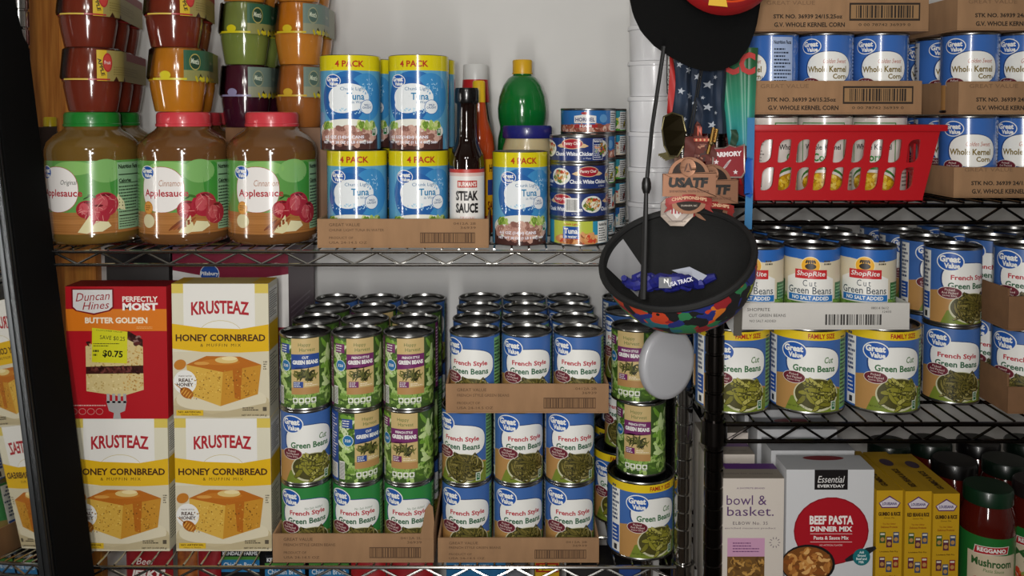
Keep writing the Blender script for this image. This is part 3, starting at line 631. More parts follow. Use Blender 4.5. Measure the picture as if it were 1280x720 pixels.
# ================================================================== cartons
def carton(name, label, cat, x, yf, z, W, D, H, front, body, yaw=0, top=None, side=None, group=None):
    root = empty(name); tag(root, label, cat, group)
    root.location = (x, yf+D/2, z); root.rotation_euler = (0, 0, yaw)
    MB().box(-W/2, W/2, -D/2, D/2, 0, H).build('body', body, root, bevel=.0012)
    if front: front.build('front_panel', root, y=-D/2, off=.0002)
    if top: top.build('top_panel', root, mapper=lambda a, b, o: (a, -D/2+b, H+o), step=1e5)
    if side: side.build('side_panel', root, mapper=lambda a, b, o: (W/2+o, -D/2+a, b), step=1e5)
    return root
def krusteaz(w, h, seed=1):
    p = Pr(seed, .35); CR = '#ddd8c0'
    p.rect(-w/2, 0, w/2, h, CR, 0); p.rect(-w/2, h*.93, w/2, h, '#d9c25a', .4); p.rect(-w*.38, h*.62, w*.36, h, '#e9e7e0', .8)
    p.text('KRUSTEAZ', -w*.0, h*.815, w*.60, h*.10, '#b02a34', 3, bold=.03, arc=2.5)
    p.ell(0, h*.62, w*.46, h*.22, '#cfc088', 1); p.ell(0, h*.62, w*.45, h*.212, '#ecebe4', 1.3)
    p.poly([(-w/2, h*.52), (-w*.2, h*.495), (w*.2, h*.49), (w/2, h*.50), (w/2, h*.70), (w*.2, h*.665), (-w*.2, h*.675), (-w/2, h*.705)], '#e0b41e', 2)
    p.text('HONEY CORNBREAD', 0, h*.600, w*.93, h*.052, '#46281a', 3, bold=.03); p.text('& MUFFIN MIX', 0, h*.545, w*.42, h*.022, '#46281a', 3, sp=1.4)
    p.rect(-w/2, 0, w/2, h*.495, '#d6cdb2', .6); p.ell(0, h*.11, w*1.0, h*.20, '#c6b893', 1, p=2.6); p.ell(0, h*.14, w*.94, h*.17, '#ddd4b8', 1.3, p=2.6)
    p.poly([(-w/2, h*.10), (-w*.1, h*.03), (w/2, h*.12), (w/2, h*.02), (0, 1), (-w/2, h*.02)], '#beb08c', 1.6)
    # the slice of cornbread
    A, B, C_, D_ = (-w*.36, h*.40), (w*.02, h*.345), (w*.42, h*.40), (w*.02, h*.47)
    p.poly([(-w*.36, h*.40), (-w*.32, h*.17), (-w*.01, h*.09), (w*.02, h*.345)], '#d6ab48', 3); p.poly([(w*.02, h*.345), (-w*.01, h*.09), (w*.38, h*.18), (w*.42, h*.40)], '#c68d2e', 3)
    p.poly([A, B, C_, (w*.20, h*.46), (-w*.15, h*.465)], '#b86a1e', 3.4); p.fill(-w*.33, h*.14, w*.0, h*.36, 110, 2.4, 1.6, ['#e6c768', '#b78428', '#c99634', '#e0bb58', '#80561c'], 3.6); p.fill(w*.03, h*.15, w*.38, h*.36, 90, 2.4, 1.6, ['#d6a544', '#aa7622', '#b98430', '#7a4e18'], 3.6)
    p.poly([(w*.12, h*.37), (w*.14, h*.15), (w*.20, h*.14), (w*.22, h*.38)], '#b3681c', 4.2); p.ell(0, h*.42, w*.40, h*.045, '#c47a28', 3.75); p.ell(-w*.20, h*.41, w*.16, h*.025, '#d59a48', 4.05)
    p.ell(w*.06, h*.435, w*.24, h*.05, '#ddc27c', 4.4); p.ell(w*.09, h*.447, w*.16, h*.03, '#ecd9a2', 4.8)
    # honey dipper badge
    p.ell(-w*.375, h*.27, w*.24, h*.18, '#ecebe6', 5); p.text('MADE WITH', -w*.375, h*.315, w*.13, h*.012, '#5a4030', 6); p.text('REAL', -w*.375, h*.285, w*.13, h*.026, '#46281a', 6, bold=.03); p.text('HONEY', -w*.375, h*.252, w*.17, h*.026, '#46281a', 6, bold=.03)
    p.ell(-w*.36, h*.19, w*.15, h*.075, '#a8621c', 6.2, rot=-.6)
    for i in range(4): p.cap(-w*.40+i*w*.024, h*.205-i*h*.012, h*.05, 1.4, .95, '#dfa548', 6.6)
    p.cap(-w*.44, h*.235, w*.11, 1.6, -.7, '#b98a50', 6.2); p.ell(-w*.425, h*.40, w*.13, h*.075, '#c07a28', 3.2, rot=.4)
    p.rect(-w*.47, h*.02, -w*.19, h*.062, '#dcb62a', 6); p.text('NO ARTIFICIAL', -w*.33, h*.047, w*.24, h*.014, '#46281a', 7, bold=.02); p.text('colors or flavors', -w*.33, h*.029, w*.18, h*.010, '#46281a', 7)
    p.lines(w*.22, h*.055, w*.42, h*.085, 2, '#4a4234', 6, .5); p.text('NET WT 15 OZ (425 g)', w*.34, h*.022, w*.26, h*.016, '#3a342a', 6, bold=.02); p.rect(w*.43, h*.055, w*.47, h*.085, '#5a5244', 6)
    p.lines(w*.44, h*.36, w*.49, h*.43, 4, '#7c7462', 3, .5)
    return p
def side_facts(d, h, c='#ddd8c0', t='#3a342a', band='#e0b41e', seed=2):
    p = Pr(seed, .35); p.rect(0, 0, d, h, c, 0); p.rect(0, h*.5, d, h*.70, band, 1)
    p.rect(3, h*.72, d-3, h*.96, '#efeee8', 1); p.lines(5, h*.74, d-5, h*.94, 12, t, 2, .4); p.lines(4, h*.08, d-4, h*.47, 18, t, 2, .35); return p
def duncan(w, h, seed=3):
    p = Pr(seed, .3); RED = '#b01822'
    p.rect(-w/2, 0, w/2, h, RED, 0); p.rect(-w/2, h*.665, w/2, h*.83, '#d9781c', 1)
    p.poly([(-w*.44, h*.985), (-w*.02, h*.985), (-w*.02, h*.84), (-w*.06, h*.815), (-w*.22, h*.785), (-w*.40, h*.815), (-w*.44, h*.84)], '#7a1018', 2)
    p.poly([(-w*.425, h*.975), (-w*.035, h*.975), (-w*.035, h*.848), (-w*.075, h*.822), (-w*.22, h*.798), (-w*.39, h*.822), (-w*.425, h*.848)], '#d8d6d4', 2.4)
    p.text('Duncan', -w*.23, h*.925, w*.34, h*.062, '#9c1c24', 3.4, shear=.3, rot=.06); p.text('Hines', -w*.20, h*.858, w*.27, h*.058, '#9c1c24', 3.4, shear=.3, rot=.06)
    p.text('PERFECTLY', w*.24, h*.905, w*.35, h*.042, '#efe6dc', 3, bold=.03); p.text('MOIST', w*.24, h*.848, w*.35, h*.058, '#f2ece6', 3, bold=.05)
    p.text('BUTTER GOLDEN', w*.0, h*.745, w*.62, h*.046, '#f3e6cc', 3, bold=.04); p.lines(w*.2, h*.68, w*.44, h*.70, 2, '#e8b070', 3, .4)
    x0, x1 = -w*.31, w*.26
    p.poly([(x0, h*.21), (x0, h*.55), (w*.12, h*.66), (x1, h*.58), (x1, h*.22), (w*.04, h*.17)], '#d3bf86', 3)
    p.fill(x0, h*.20, w*.04, h*.58, 160, 3.2, 2.2, ['#e2d09a', '#c2a866', '#d8c48a', '#b89c5c'], 3.3, 0, .4); p.fill(w*.05, h*.21, x1, h*.56, 110, 3, 2, ['#c09448', '#d0ab62', '#ac7f38'], 3.3, 0, .4)
    p.poly([(x0, h*.34), (x1, h*.345), (x1, h*.405), (x0, h*.395)], '#3c1a16', 4); p.fill(x0, h*.345, x1, h*.40, 40, 8, 3, ['#5a2a24', '#2c100e', '#6e3a34'], 4.3, .2, .4)
    p.poly([(w*.06, h*.62), (w*.12, h*.665), (x1, h*.60), (x1, h*.545), (w*.14, h*.59)], '#3c1a16', 4.2); p.fill(w*.08, h*.55, x1, h*.64, 16, 8, 3, ['#8a6a62', '#5a2a24', '#2c100e'], 4.6, .2, .4)
    p.fill(x0, h*.55, x0+8, h*.6, 4, 6, 3, ['#3c1a16'], 4.6)
    for i in range(4): p.rect(-w*.11+i*w*.055, h*.12, -w*.08+i*w*.055, h*.19, '#a9a7a5', 5)
    p.poly([(-w*.115, h*.135), (w*.09, h*.135), (w*.07, h*.06), (w*.02, h*.045), (w*.03, 0), (-w*.05, 0), (-w*.04, h*.045), (-w*.09, h*.06)], '#a9a7a5', 5)
    for i in range(4): p.ell(-w*.44+i*w*.085, h*.055, w*.075, h*.05, '#c98a80', 3, n=12); p.ell(-w*.44+i*w*.085, h*.055, w*.065, h*.042, RED, 3.4, n=12)
    p.lines(-w*.48, h*.092, -w*.1, h*.11, 1, '#d8a8a0', 3, .5)
    # clearance sticker
    p.poly([(-w*.25, h*.43), (w*.10, h*.42), (w*.11, h*.66), (-w*.24, h*.69)], '#d2cf1e', 6)
    p.text('CUSTOMER VALUE', -w*.07, h*.665, w*.26, h*.010, '#33351a', 7, rot=-.08); p.text('SAVE $0.25', -w*.04, h*.61, w*.25, h*.036, '#33351a', 7, rot=-.08); p.lines(-w*.23, h*.545, w*.04, h*.578, 2, '#33351a', 7, .35)
    p.lines(-w*.235, h*.47, -w*.17, h*.53, 2, '#33351a', 7, .5); p.text('$0.75', -w*.04, h*.49, w*.20, h*.058, '#1c1d10', 7, bold=.03, rot=-.06)
    return p
kw, kh = .140, .1975
KB = M('#ddd8c0', .4)
YB = 1.242
def kr(u, v, z, label, w=kw, yaw=0):
    x = XZ(u, v, YB)[0]
    o = inst('krusteaz', lambda: carton('baking_mix_box', '', 'box', 0, YB, ZL, kw, .048, kh, krusteaz(kw*1000, kh*1000), KB, side=side_facts(48, kh*1000),
             top=Pr(4, .35).rect(-70, 0, 70, 48, '#cdbb72', 0).rect(-70, 0, -52, 48, '#dcb42a', 1).rect(46, 0, 70, 48, '#dcb42a', 1)), (x, YB+.024, z), yaw, label, 'box', 'honey cornbread mix boxes')
kr(151, 605, ZL, 'honey cornbread mix box under the red cake mix box')
kr(279, 607, ZL, 'honey cornbread mix box at the bottom right, beside the bean cans')
kr(276, 440, ZL+kh+.0003, 'honey cornbread mix box stacked on another, in front of the maroon flour box')
x = XZ(147, 440, YB)[0]; dw, dh = .146, .194
carton('cake_mix_box', 'red butter golden cake mix box with a yellow price sticker', 'box', x, YB-.002, ZL+kh+.0003, dw, .046, dh, duncan(146, 194), M('#a01620', .35),
       top=Pr(4, .35).rect(-73, 0, 73, 46, '#8c141c', 0))
carton('blue_top_box', 'slate blue box standing just behind the red cake mix box', 'box', x-.012, YB+.055, ZL, .15, .05, kh+dh-.012, Pr(5, .4).rect(-75, 0, 75, 378, '#3a4654', 0), M('#2f3c4c', .4),
       top=Pr(5, .4).rect(-75, 0, 20, 50, '#2a5f96', 0).rect(20, 0, 75, 50, '#8a8a86', 0))
carton('black_case', 'flat black case lying high behind the red cake mix box', 'case', XZ(172, 340, 1.37)[0], 1.37, ZL+.40-.0, .105, .12, .028, None, M('#141214', .3, coat=.3))
carton('storage_box', 'dark box standing under the flat black case', 'box', XZ(172, 340, 1.37)[0], 1.37, ZL, .10, .12, .3995, None, M('#2a2524', .6))
# maroon flour boxes, two high
def softasilk(w, h):
    p = Pr(8, .35); p.rect(-w/2, 0, w/2, h, '#dcd9d6', 0); p.poly([(-w/2, h), (w/2, h), (w/2, h*.84), (w*.2, h*.80), (-w*.2, h*.82), (-w/2, h*.87)], '#7a1a34', 1)
    p.rect(-w/2, 0, w/2, h*.42, '#8a1c36', 1); p.ell(-w*.18, h*.84, 31, 31, '#d8dce4', 2); p.ell(-w*.18, h*.84, 29, 29, '#1f4c9c', 2.5); p.text('Pillsbury', -w*.18, h*.84, 28, 8, WHT, 3.2, bold=.02)
    p.text('Softasilk', 0, h*.66, w*.80, h*.20, '#9c1c30', 3, shear=.2, bold=.03); p.text('CAKE FLOUR', 0, h*.48, w*.5, h*.06, '#5a1424', 3); return p
px_ = XZ(288, 330, 1.365)[0]
for k in range(2):
    carton('flour_box', ('maroon and white flour box hidden low behind the cornbread boxes', 'maroon and white cake flour box with round blue emblem behind the cornbread box')[k], 'box', px_, 1.365, ZL+k*.2155, .184, .175, .215,
           softasilk(184, 204), M('#6f5560', .45), side=Pr(6, .4).rect(0, 0, 175, 204, '#74606a', 0).lines(12, 30, 160, 120, 10, '#a493a0', 1, .3), group='flour boxes')

# ================================================================== under the lower shelf of the chrome rack
def pouch(name, label, u0, u1, v, Y, hh, col, pr=None, cat='pouch'):
    x0, x1 = XZ(u0, v, Y)[0], XZ(u1, v, Y)[0]; zt = XZ(u0, v, Y)[1]; H = zt-ZB; W = x1-x0
    root = empty(name); tag(root, label, cat, 'packets below the lower shelf'); root.location = ((x0+x1)/2, Y, ZB)
    def fn(s):
        def g(a, b):
            bul = .02*math.sin(math.pi*min(1, b*1.02))**.6*math.sin(math.pi*a)**.5 if 0 < a < 1 and b < .98 else 0
            return ((a-.5)*W, s*max(bul, .0006), b*H)
        return g
    m = MB(); m.grid(fn(-1), 10, 14); m.grid(fn(1), 10, 14); m.build('bag', col, root)
    if pr: pr(W*1000, H*1000).build('printing', root, mapper=lambda a, b, o: (a, fn(-1)(max(0, min(1, a/W+.5)), max(0, min(1, b/H)))[1]-o-.0006, b), step=4)
    return root
RB_ = M('#8f1a22', .3, coat=.3)
def jerky(w, h):
    p = Pr(3, .3); p.rect(-w*.44, h*.80, w*.44, h*.95, '#8c1620', 1); p.text('Beef', -w*.05, h*.945, w*.4, 9, '#e6ded8', 3, shear=.2); p.text('JERKY!', 0, h*.88, w*.74, 14, '#efe8e2', 3, bold=.05, shear=.15); return p
pouch('jerky_pouch', 'dark red jerky pouch with white lettering below the cornbread box', 158, 216, 686, 1.285, .2, RB_, jerky)
pouch('snack_pouch', 'orange and brown snack pouch beside the jerky pouch', 222, 247, 688, 1.285, .2, M('#b0682a', .35, hex2='#6a2a18', scale=60))
pouch('snack_pouch', 'plain dark red pouch left of the broth cartons', 248, 276, 688, 1.285, .2, RB_)
def broth(w, h):
    p = Pr(4, .4); p.rect(-w/2, 0, w/2, h, '#14161a', 0); p.text('KENDALE FARMS', 0, h-7, w*.9, 6, '#e6e8ea', 2, bold=.03); p.rect(-w/2, h-17, w/2, h-12, '#4c8a3a', 1); p.rect(-w/2, h-36, w/2, h-17, '#2a7ab0', 1)
    p.text('Chicken Broth', 0, h-25, w*.86, 8, '#dfe8ee', 2, bold=.02); return p
for i, (u, Y, lb) in enumerate(((300, 1.29, 'leftmost of three black broth cartons under the lower shelf'), (356, 1.25, 'middle of three black broth cartons under the lower shelf'), (411, 1.25, 'rightmost of three black broth cartons under the lower shelf'))):
    x, zt = XZ(u, 686 if i == 0 else 694, Y)
    carton('broth_carton', lb, 'carton', x, Y, ZB, .059, .07, zt-ZB, broth(59, (zt-ZB)*1000), M('#16181c', .4), group='broth cartons')
pouch('snack_pouch', 'bright red pouch right of the broth cartons', 439, 482, 698, 1.25, .2, M('#a81c24', .3, coat=.3))
pouch('snack_pouch', 'bright red pouch under the gap between the two floor trays', 484, 541, 698, 1.25, .2, M('#a01a24', .3, coat=.3))
x, zt = XZ(595, 702, 1.25)
carton('drink_box', 'blue box with small white lettering under the middle tray', 'box', x, 1.25, ZB, .088, .06, zt-ZB, Pr(3, .4).text('EAT WELL BE WELL', -6, (zt-ZB)*1000-7, 52, 5, WHT, 1, bold=.03), M('#1f6a9c', .4))
x, zt = XZ(684, 702, 1.25)
carton('family_size_box', 'yellow box marked SIZE under the middle tray', 'box', x, 1.25, ZB, .036, .06, zt-ZB, Pr(3, .4).rect(-17, (zt-ZB)*1000-16, 17, (zt-ZB)*1000-2, '#a8241c', 1).text('SIZE', 0, (zt-ZB)*1000-9, 26, 9, '#f0d024', 2, bold=.05), M('#d0a81c', .4))
x, zt = XZ(642, 706, 1.26)
carton('snack_box', 'grey and white box between the blue and yellow boxes', 'box', x, 1.26, ZB, .036, .06, zt-ZB, None, M('#7c8088', .4, hex2='#35383e', scale=50))
x, zt = XZ(757, 706, 1.26)
carton('snack_box', 'dark box under the family size can', 'box', x, 1.26, ZB, .11, .06, zt-ZB, Pr(3, .4).rect(20, (zt-ZB)*1000-30, 52, (zt-ZB)*1000, '#2a4a90', 1), M('#1b1a1c', .4))

# ================================================================== chrome rack, upper shelf
def jar_builder(kind, capcol):
    R = .0652; root = empty('applesauce_jar')
    prof = [(0, .002), (R*.86, .0), (R*.95, .003), (R, .012), (R*.985, .016), (R*.985, .122), (R, .128), (R*.995, .137), (R*.95, .147), (R*.80, .157), (R*.64, .164), (R*.585, .168), (R*.575, .176), (0, .176)]
    MB().lathe(prof, 48).build('body', M('#6c5224' if kind == 'org' else '#684526', .1, coat=.5), root, ang=70)
    m = MB(); n = 60; r = .0385
    m.lathe([(r*.96, .170), (r, .1715), (r, .187), (r*.95, .1905), (r*.86, .1915), (0, .1915)], 48); m.lathe([(r*1.02, .170), (r*1.03, .1735), (r*1.0, .1745)], 48)
    m.build('lid', M(capcol, .3, coat=.3), root, ang=45)
    applesauce(R*.985, kind, 16.5, 121.5).build('label', root, R=R*.985, step=5)
    return root
def jar(kind, u, y, label, cap, dxm=0, yaw=0):
    x = XZ(u, 230, 1.288)[0]+dxm
    return inst('jar_'+kind+cap, lambda: jar_builder(kind, cap), (x, y, ZT), face_cam(x, y)+yaw, label, 'jar', 'applesauce jars')
JR = '#cc3d46'
jar('org', 117, 1.288, 'original applesauce jar with a green lid at the front', '#1f7a2c', 0, -.12)
jar('org', 117, 1.424, 'second green-lidded applesauce jar, behind the front one', '#1f7a2c', -.030, .3)
jar('cin', 231, 1.288, 'cinnamon applesauce jar with a red lid, middle of the front row', JR, 0, -.05)
jar('cin', 231, 1.424, 'second red-lidded applesauce jar behind the middle front jar', JR, -.031, .2)
jar('cin', 231, 1.560, 'rearmost red-lidded applesauce jar behind the middle front jar', JR, -.040, .2)
jar('cin', 341, 1.288, 'cinnamon applesauce jar with a red lid beside the tuna tray', JR, 0, .1)

# fruit cup packs: cups lid to lid under a clear dome, card sleeve on the right
def cup_pack(c1, c2, foil, style, R=.041, HP=.093, deep=3):
    root = empty('fruit_cup_pack'); h = HP/2; pit = 2*R+.0015
    for r in range(deep):
        for s in (0, 1):
            col = c1 if s else c2
            z0, z1 = (0, h-.0008) if s == 0 else (HP, h+.0008)
            k = 1 if s == 0 else -1
            prof = [(0, z0+k*.002), (R*.74, z0+k*.002), (R*.79, z0), (R*.82, z0+k*.003), (R*.90, z0+k*h*.45), (R*.965, z0+k*h*.80), (R*.965, z1-k*.002), (R, z1-k*.002), (R, z1), (0, z1)]
            if r and s == 0 and deep > 9: continue
            MB().lathe(prof, 28, (0, r*pit)).build('cup', M(col, .14, coat=.4, var=.12, scale=30), root, ang=50)
        MB().lathe([(R*1.0, h-.0007), (R*1.02, h), (R*1.0, h+.0007)], 28, (0, r*pit)).build('foil_lid', M(foil, .4), root)
        MB().lathe([(R*1.04, h+.001), (R*1.07, h+.004), (R*.97, HP-.002), (R*.90, HP+.0003), (R*.86, HP+.0003)], 28, (0, r*pit)).build('clear_shell', clear_mat(), root)
    # sleeve: arc on the front right cup, then straight back along the side
    RS = R*1.085; a0 = .35; arc = (math.pi/2-a0)*RS; L = arc+(deep-1)*pit
    def mp(a, b, o):
        rr = RS+o
        if a < arc:
            t = a0+a/RS; return (rr*math.sin(t), -rr*math.cos(t), h-.002+b)
        return (rr, a-arc, h-.002+b)
    p = Pr(6, .4); Lm = L*1000; H = (h-.002)*1000
    if style == 'red':
        p.rect(0, 0, Lm, H, '#9a8c52', 0); p.rect(0, 0, 14, H, '#d0b02c', 1); p.ell(15, H*.60, 14, H*.62, '#a8262c', 2); p.ell(15, H*.60, 11, H*.52, '#c04038', 2.4); p.text('Fruit', 15, H*.6, 9, 5, WHT, 3)
        p.text('APPLE', 6, H*.45, 26, 5, '#3a2a1c', 3, rot=-1.35, bold=.03); p.rect(Lm*.3, H*.72, Lm, H, '#8c262c', 1.4); p.lines(24, 8, Lm*.7, H*.5, 4, '#7c6c38', 2, .3)
        for q in (24, 46): p.poly([(q, 0), (q+5, 7), (q+10, 0)], '#3a1c14', 2)
    else:
        p.rect(0, 0, Lm, H, '#8b8a52' if style == 'green' else '#8d9078', 0); p.rect(0, H*.35, Lm*.62, H, '#2c5a40' if style == 'green' else '#6c8076', 1); p.ell(17, H*.62, 18, H*.54, '#a89c56' if style == 'green' else '#969878', 2); p.ell(17, H*.62, 16, H*.46, '#24402c' if style == 'green' else '#4f665c', 2.4)
        p.text("Mott's", 17, H*.64, 13, 8, '#c4ccb4', 3, bold=.04, rot=-.15); p.text('Apple', Lm*.45, H*.62, 16, 6, '#c8cfae', 3)
        for q in (22, 40, 58): p.poly([(q, 4), (q+4, 11), (q+8, 4)], '#2c2c18', 2)
        p.scatter(Lm*.4, 3, Lm*.7, 6, 14, 9, 4, ['#cdbd22', '#b8a81e'], 3)
    p.build('sleeve', root, mapper=mp, step=4, off=.0003)
    if style != 'red':
        q = Pr(4, .3); q.ell(-10, h*1000+6, 16, 12, foil, 0); q.rect(-30, h*1000-1, 20, h*1000+2, foil, 0); q.build('foil_tab', root, R=R*1.1, step=4)
    else:
        q = Pr(4, .3); q.rect(-34, h*1000-1, 4, h*1000+1.2, '#d6b850', 0); q.rect(4, h*1000-1, 34, h*1000+1.2, '#a8262c', 0); q.build('foil_tab', root, R=R*1.09, step=4)
    return root
CUPS = {'cin': ('#7a3222', '#6e2c1e', '#a8262c', 'red'), 'org': ('#c07a22', '#b8741f', '#cdbd22', 'green'), 'grn': ('#7b8748', '#75833f', '#d2c41c', 'green'),
        'pur': ('#4a1a2c', '#3c1424', '#8c86a8', 'pale'), 'peach': ('#c4761e', '#c07a2c', '#cdb422', 'pale'), 'tan': ('#a8632c', '#9c5e2c', '#c9a42c', 'pale')}
def pack(kind, x, y, z, label, R=.041, HP=.093, deep=3):
    return inst(f'pack{kind}{R}{HP}{deep}', lambda: cup_pack(*CUPS[kind], R=R, HP=HP, deep=deep), (x, y, z), face_cam(x, y)*(.5 if R == .041 else .1), label, 'fruit cups', 'fruit cup packs')
zc_ = ZT+.1918
for u, kinds, tag_ in ((116, ('cin', 'cin', 'cin'), 'green-lidded jar'), (223, ('org', 'cin', 'cin'), 'middle red-lidded jar')):
    x = XZ(u, 105, 1.288)[0]
    for k, kd in enumerate(kinds[:2]):
        nm = {'cin': 'red-brown', 'org': 'orange'}[kd]
        pack(kd, x-(.004 if k else 0), 1.288, zc_+k*.0935, f"{nm} fruit cup pack, {('lower', 'upper')[k]} of two stacked on the {tag_}", deep=(3 if u < 200 else 2))
bxx = -.372; zb = XZ(335, 159, 1.385)[1]
carton('shipping_carton', 'brown carton behind the red-lidded jar, carrying fruit cup packs', 'carton', bxx, 1.362, ZT, .160, .2, zb-ZT-.0003, None, M('#7a5434', .6, var=.2, scale=30))
for u, kinds, q in ((302, ('pur', 'grn', 'peach'), 'left'), (368, ('tan', 'peach', 'peach'), 'right')):
    x = XZ(u, 100, 1.405)[0]+(.003 if u < 330 else .006)
    for k, kd in enumerate(kinds):
        nm = {'pur': 'purple', 'grn': 'pale green', 'peach': 'orange', 'tan': 'tan'}[kd]
        pack(kd, x, 1.416, zb+k*.1005, f"{nm} fruit cup pack, {('lowest', 'middle', 'topmost')[k]} of the {q} stack behind the red-lidded jar", .0394, .100, 2)
# little yellow-capped bottle and dark box behind the first jar
x, z = XZ(54, 155, 1.50)
b = empty('spice_bottle'); tag(b, 'small bottle with a yellow cap standing at the far left against the oak', 'bottle'); b.location = (x+.012, 1.50, ZT)
H = z-ZT
MB().lathe([(0, 0), (.018, 0), (.019, .004), (.019, H-.03), (.011, H-.012), (.011, H-.004), (0, H-.004)], 24).build('body', M('#1d1512', .15), b)
MB().lathe([(.0105, H-.006), (.0105, H+.010), (.009, H+.012), (0, H+.012)], 24).build('cap', M('#d8be1e', .35), b)
carton('brown_box', 'dark brown box behind the first applesauce jar by the oak', 'box', XZ(70, 180, 1.44)[0]-.050, 1.44, ZT, .05, .05, XZ(60, 159, 1.44)[1]-ZT, None, M('#3a2013', .5, var=.2))

# ---- tuna multipacks in a cardboard tray
x0, x1 = XZ(397, 290, 1.2115)[0], XZ(611, 290, 1.2115)[0]
tray('cardboard_tray', 'brown cardboard tray on the upper shelf holding tuna packs and steak sauce', x0, x1, 1.2085, 1.42, ZT, .041, tray_print('CHUNK LIGHT TUNA IN WATER', (x1-x0)*1000, 42, 7))
def tuna_builder(R, H):
    root = empty('tuna_multipack'); q = H/4; prof = [(0, 0)]
    for k in range(4): prof += [(R-.0022, k*q), (R-.0007, k*q+.0015), (R-.0007, (k+1)*q-.0015), (R-.0022, (k+1)*q-.0003)]
    MB().lathe([(0, .001), (R-.002, 0), (R-.0012, .0015), (R-.0012, H-.0015), (R-.002, H), (R-.004, H-.003), (0, H-.003)], 44).build('cans', STEEL, root, ang=50)
    tuna4(R-.001, H).build('label', root, R=R-.001)
    return root
def tuna(u, v, y, z, label, R=.0440, H=.1345, yaw=0, x=None):
    x = XZ(u, v, y)[0] if x is None else x
    return inst(f'tuna{R}', lambda: tuna_builder(R, H), (x, y, z), face_cam(x, y)+yaw, label, 'multipack', 'tuna four-packs')
tz = ZT+.0022; tx0, tx1 = x0+.004+.0445, x0+.004+.0445+.0895
for i, (xx, nm) in enumerate(((tx0, 'left'), (tx1, 'right'))):
    tuna(0, 0, 1.2565, tz, f"tuna four-pack, front {nm} of the lower layer in the tray", x=xx, yaw=(-.2, 0)[i])
    tuna(0, 0, 1.3465, tz, f"tuna four-pack, rear {nm} of the lower layer in the tray", x=xx, yaw=.3)
    tuna(0, 0, 1.2565, tz+.1348, f"tuna four-pack, front {nm} of the upper layer above the tray", x=xx-(.009, -.0005)[i], yaw=(-.12, -.25)[i])
    tuna(0, 0, 1.3465, tz+.1348, f"tuna four-pack, rear {nm} of the upper layer above the tray", x=xx+(.002, .004)[i], yaw=-.35)
tuna(650, 250, 1.265, ZT, 'single tuna four-pack on the wire shelf in front of the mayonnaise jar', .0412, .1345, .05)
# ---- bottles
def bottle(name, label, x, y, z, parts, cat='bottle'):
    root = empty(name); tag(root, label, cat); root.location = (x, y, z); root.rotation_euler = (0, 0, face_cam(x, y))
    for nm, prof, mat in parts: MB().lathe(prof, 36).build(nm, mat, root, ang=45)
    return root
sx = tx1+.0445+.001+.0255
H = XZ(578, 110, 1.242)[1]-tz
s = bottle('steak_sauce_bottle', 'dark steak sauce bottle with white label standing in the tuna tray', sx, 1.242, tz, [
  ('body', [(0, 0), (.023, 0), (.0252, .003), (.0252, .118), (.0235, .128), (.0165, .143), (.0145, .155), (.0140, H-.024), (.0155, H-.021), (0, H-.021)], M('#170b08', .06, coat=.5)),
  ('cap', [(.0160, H-.022), (.0172, H-.020), (.0172, H-.004), (.0160, H), (0, H)], M('#0e0d0d', .25, coat=.4))])
p = Pr(2, .4); p.rect(-34, 22, 34, 108, '#e2dfda', 0); p.rect(-34, 103, 34, 108, '#b8362e', 1); p.rect(-34, 98, 34, 103, '#d8b8b0', .5)
p.rect(-14, 82, 15, 92, '#b8362e', 2); p.text("BURMAN'S", .5, 87, 26, 7, '#f0e4dc', 3, bold=.03)
for t, y in (('STEAK', 70.5), ('SAUCE', 53)):
    p.text(t, 0, y, 33, 14, '#1a1718', 3, bold=.045)
p.text('ORIGINAL', 1, 39, 22, 4.2, '#c07068', 3, sp=1.3); p.lines(-20, 26, 20, 34, 2, '#55504c', 2, .4)
p.build('label', s, R=.0252)
x, H = XZ(590, 115, 1.335)[0], XZ(590, 100, 1.335)[1]-tz
x = -.052
s = bottle('hot_sauce_bottle', 'orange-red hot sauce bottle with a yellow cap behind the steak sauce', x, 1.36, tz, [
  ('body', [(0, 0), (.0225, 0), (.0245, .003), (.0245, .135), (.0225, .152), (.014, .178), (.0105, H-.034), (0, H-.034)], M('#a8401a', .1, coat=.4)),
  ('cap', [(.0098, H-.036), (.0102, H-.034), (.0098, H-.002), (.008, H), (0, H)], M('#dcb41e', .35))])
p = Pr(3, .35); p.rect(-60, 24, 60, 118, '#a8401a', 0); p.rect(10, 28, 44, 116, '#d9a41c', 1); p.rect(14, 60, 42, 84, '#2a3a7a', 2); p.text('SAUCE', 27, 44, 26, 14, '#6a1c14', 3, bold=.04); p.text('HOT', 27, 102, 20, 12, '#1c1c1c', 3, bold=.04); p.build('label', s, R=.0245)
H = XZ(594, 80, 1.455)[1]-ZT
bottle('soy_sauce_bottle', 'dark sauce bottle with red and white cap behind the hot sauce', XZ(594, 100, 1.458)[0], 1.468, ZT, [
  ('body', [(0, 0), (.036, 0), (.038, .004), (.038, .105), (.034, .135), (.0255, .185), (.022, H-.062), (0, H-.062)], M('#150a07', .08, coat=.4)),
  ('neck_band', [(.0235, H-.064), (.0238, H-.060), (.0215, H-.026), (0, H-.026)], M('#b8242a', .3)),
  ('cap', [(.0212, H-.0262), (.0208, H-.002), (.019, H), (0, H)], M('#d8d8d6', .3))])
H = XZ(653, 75, 1.447)[1]-ZT
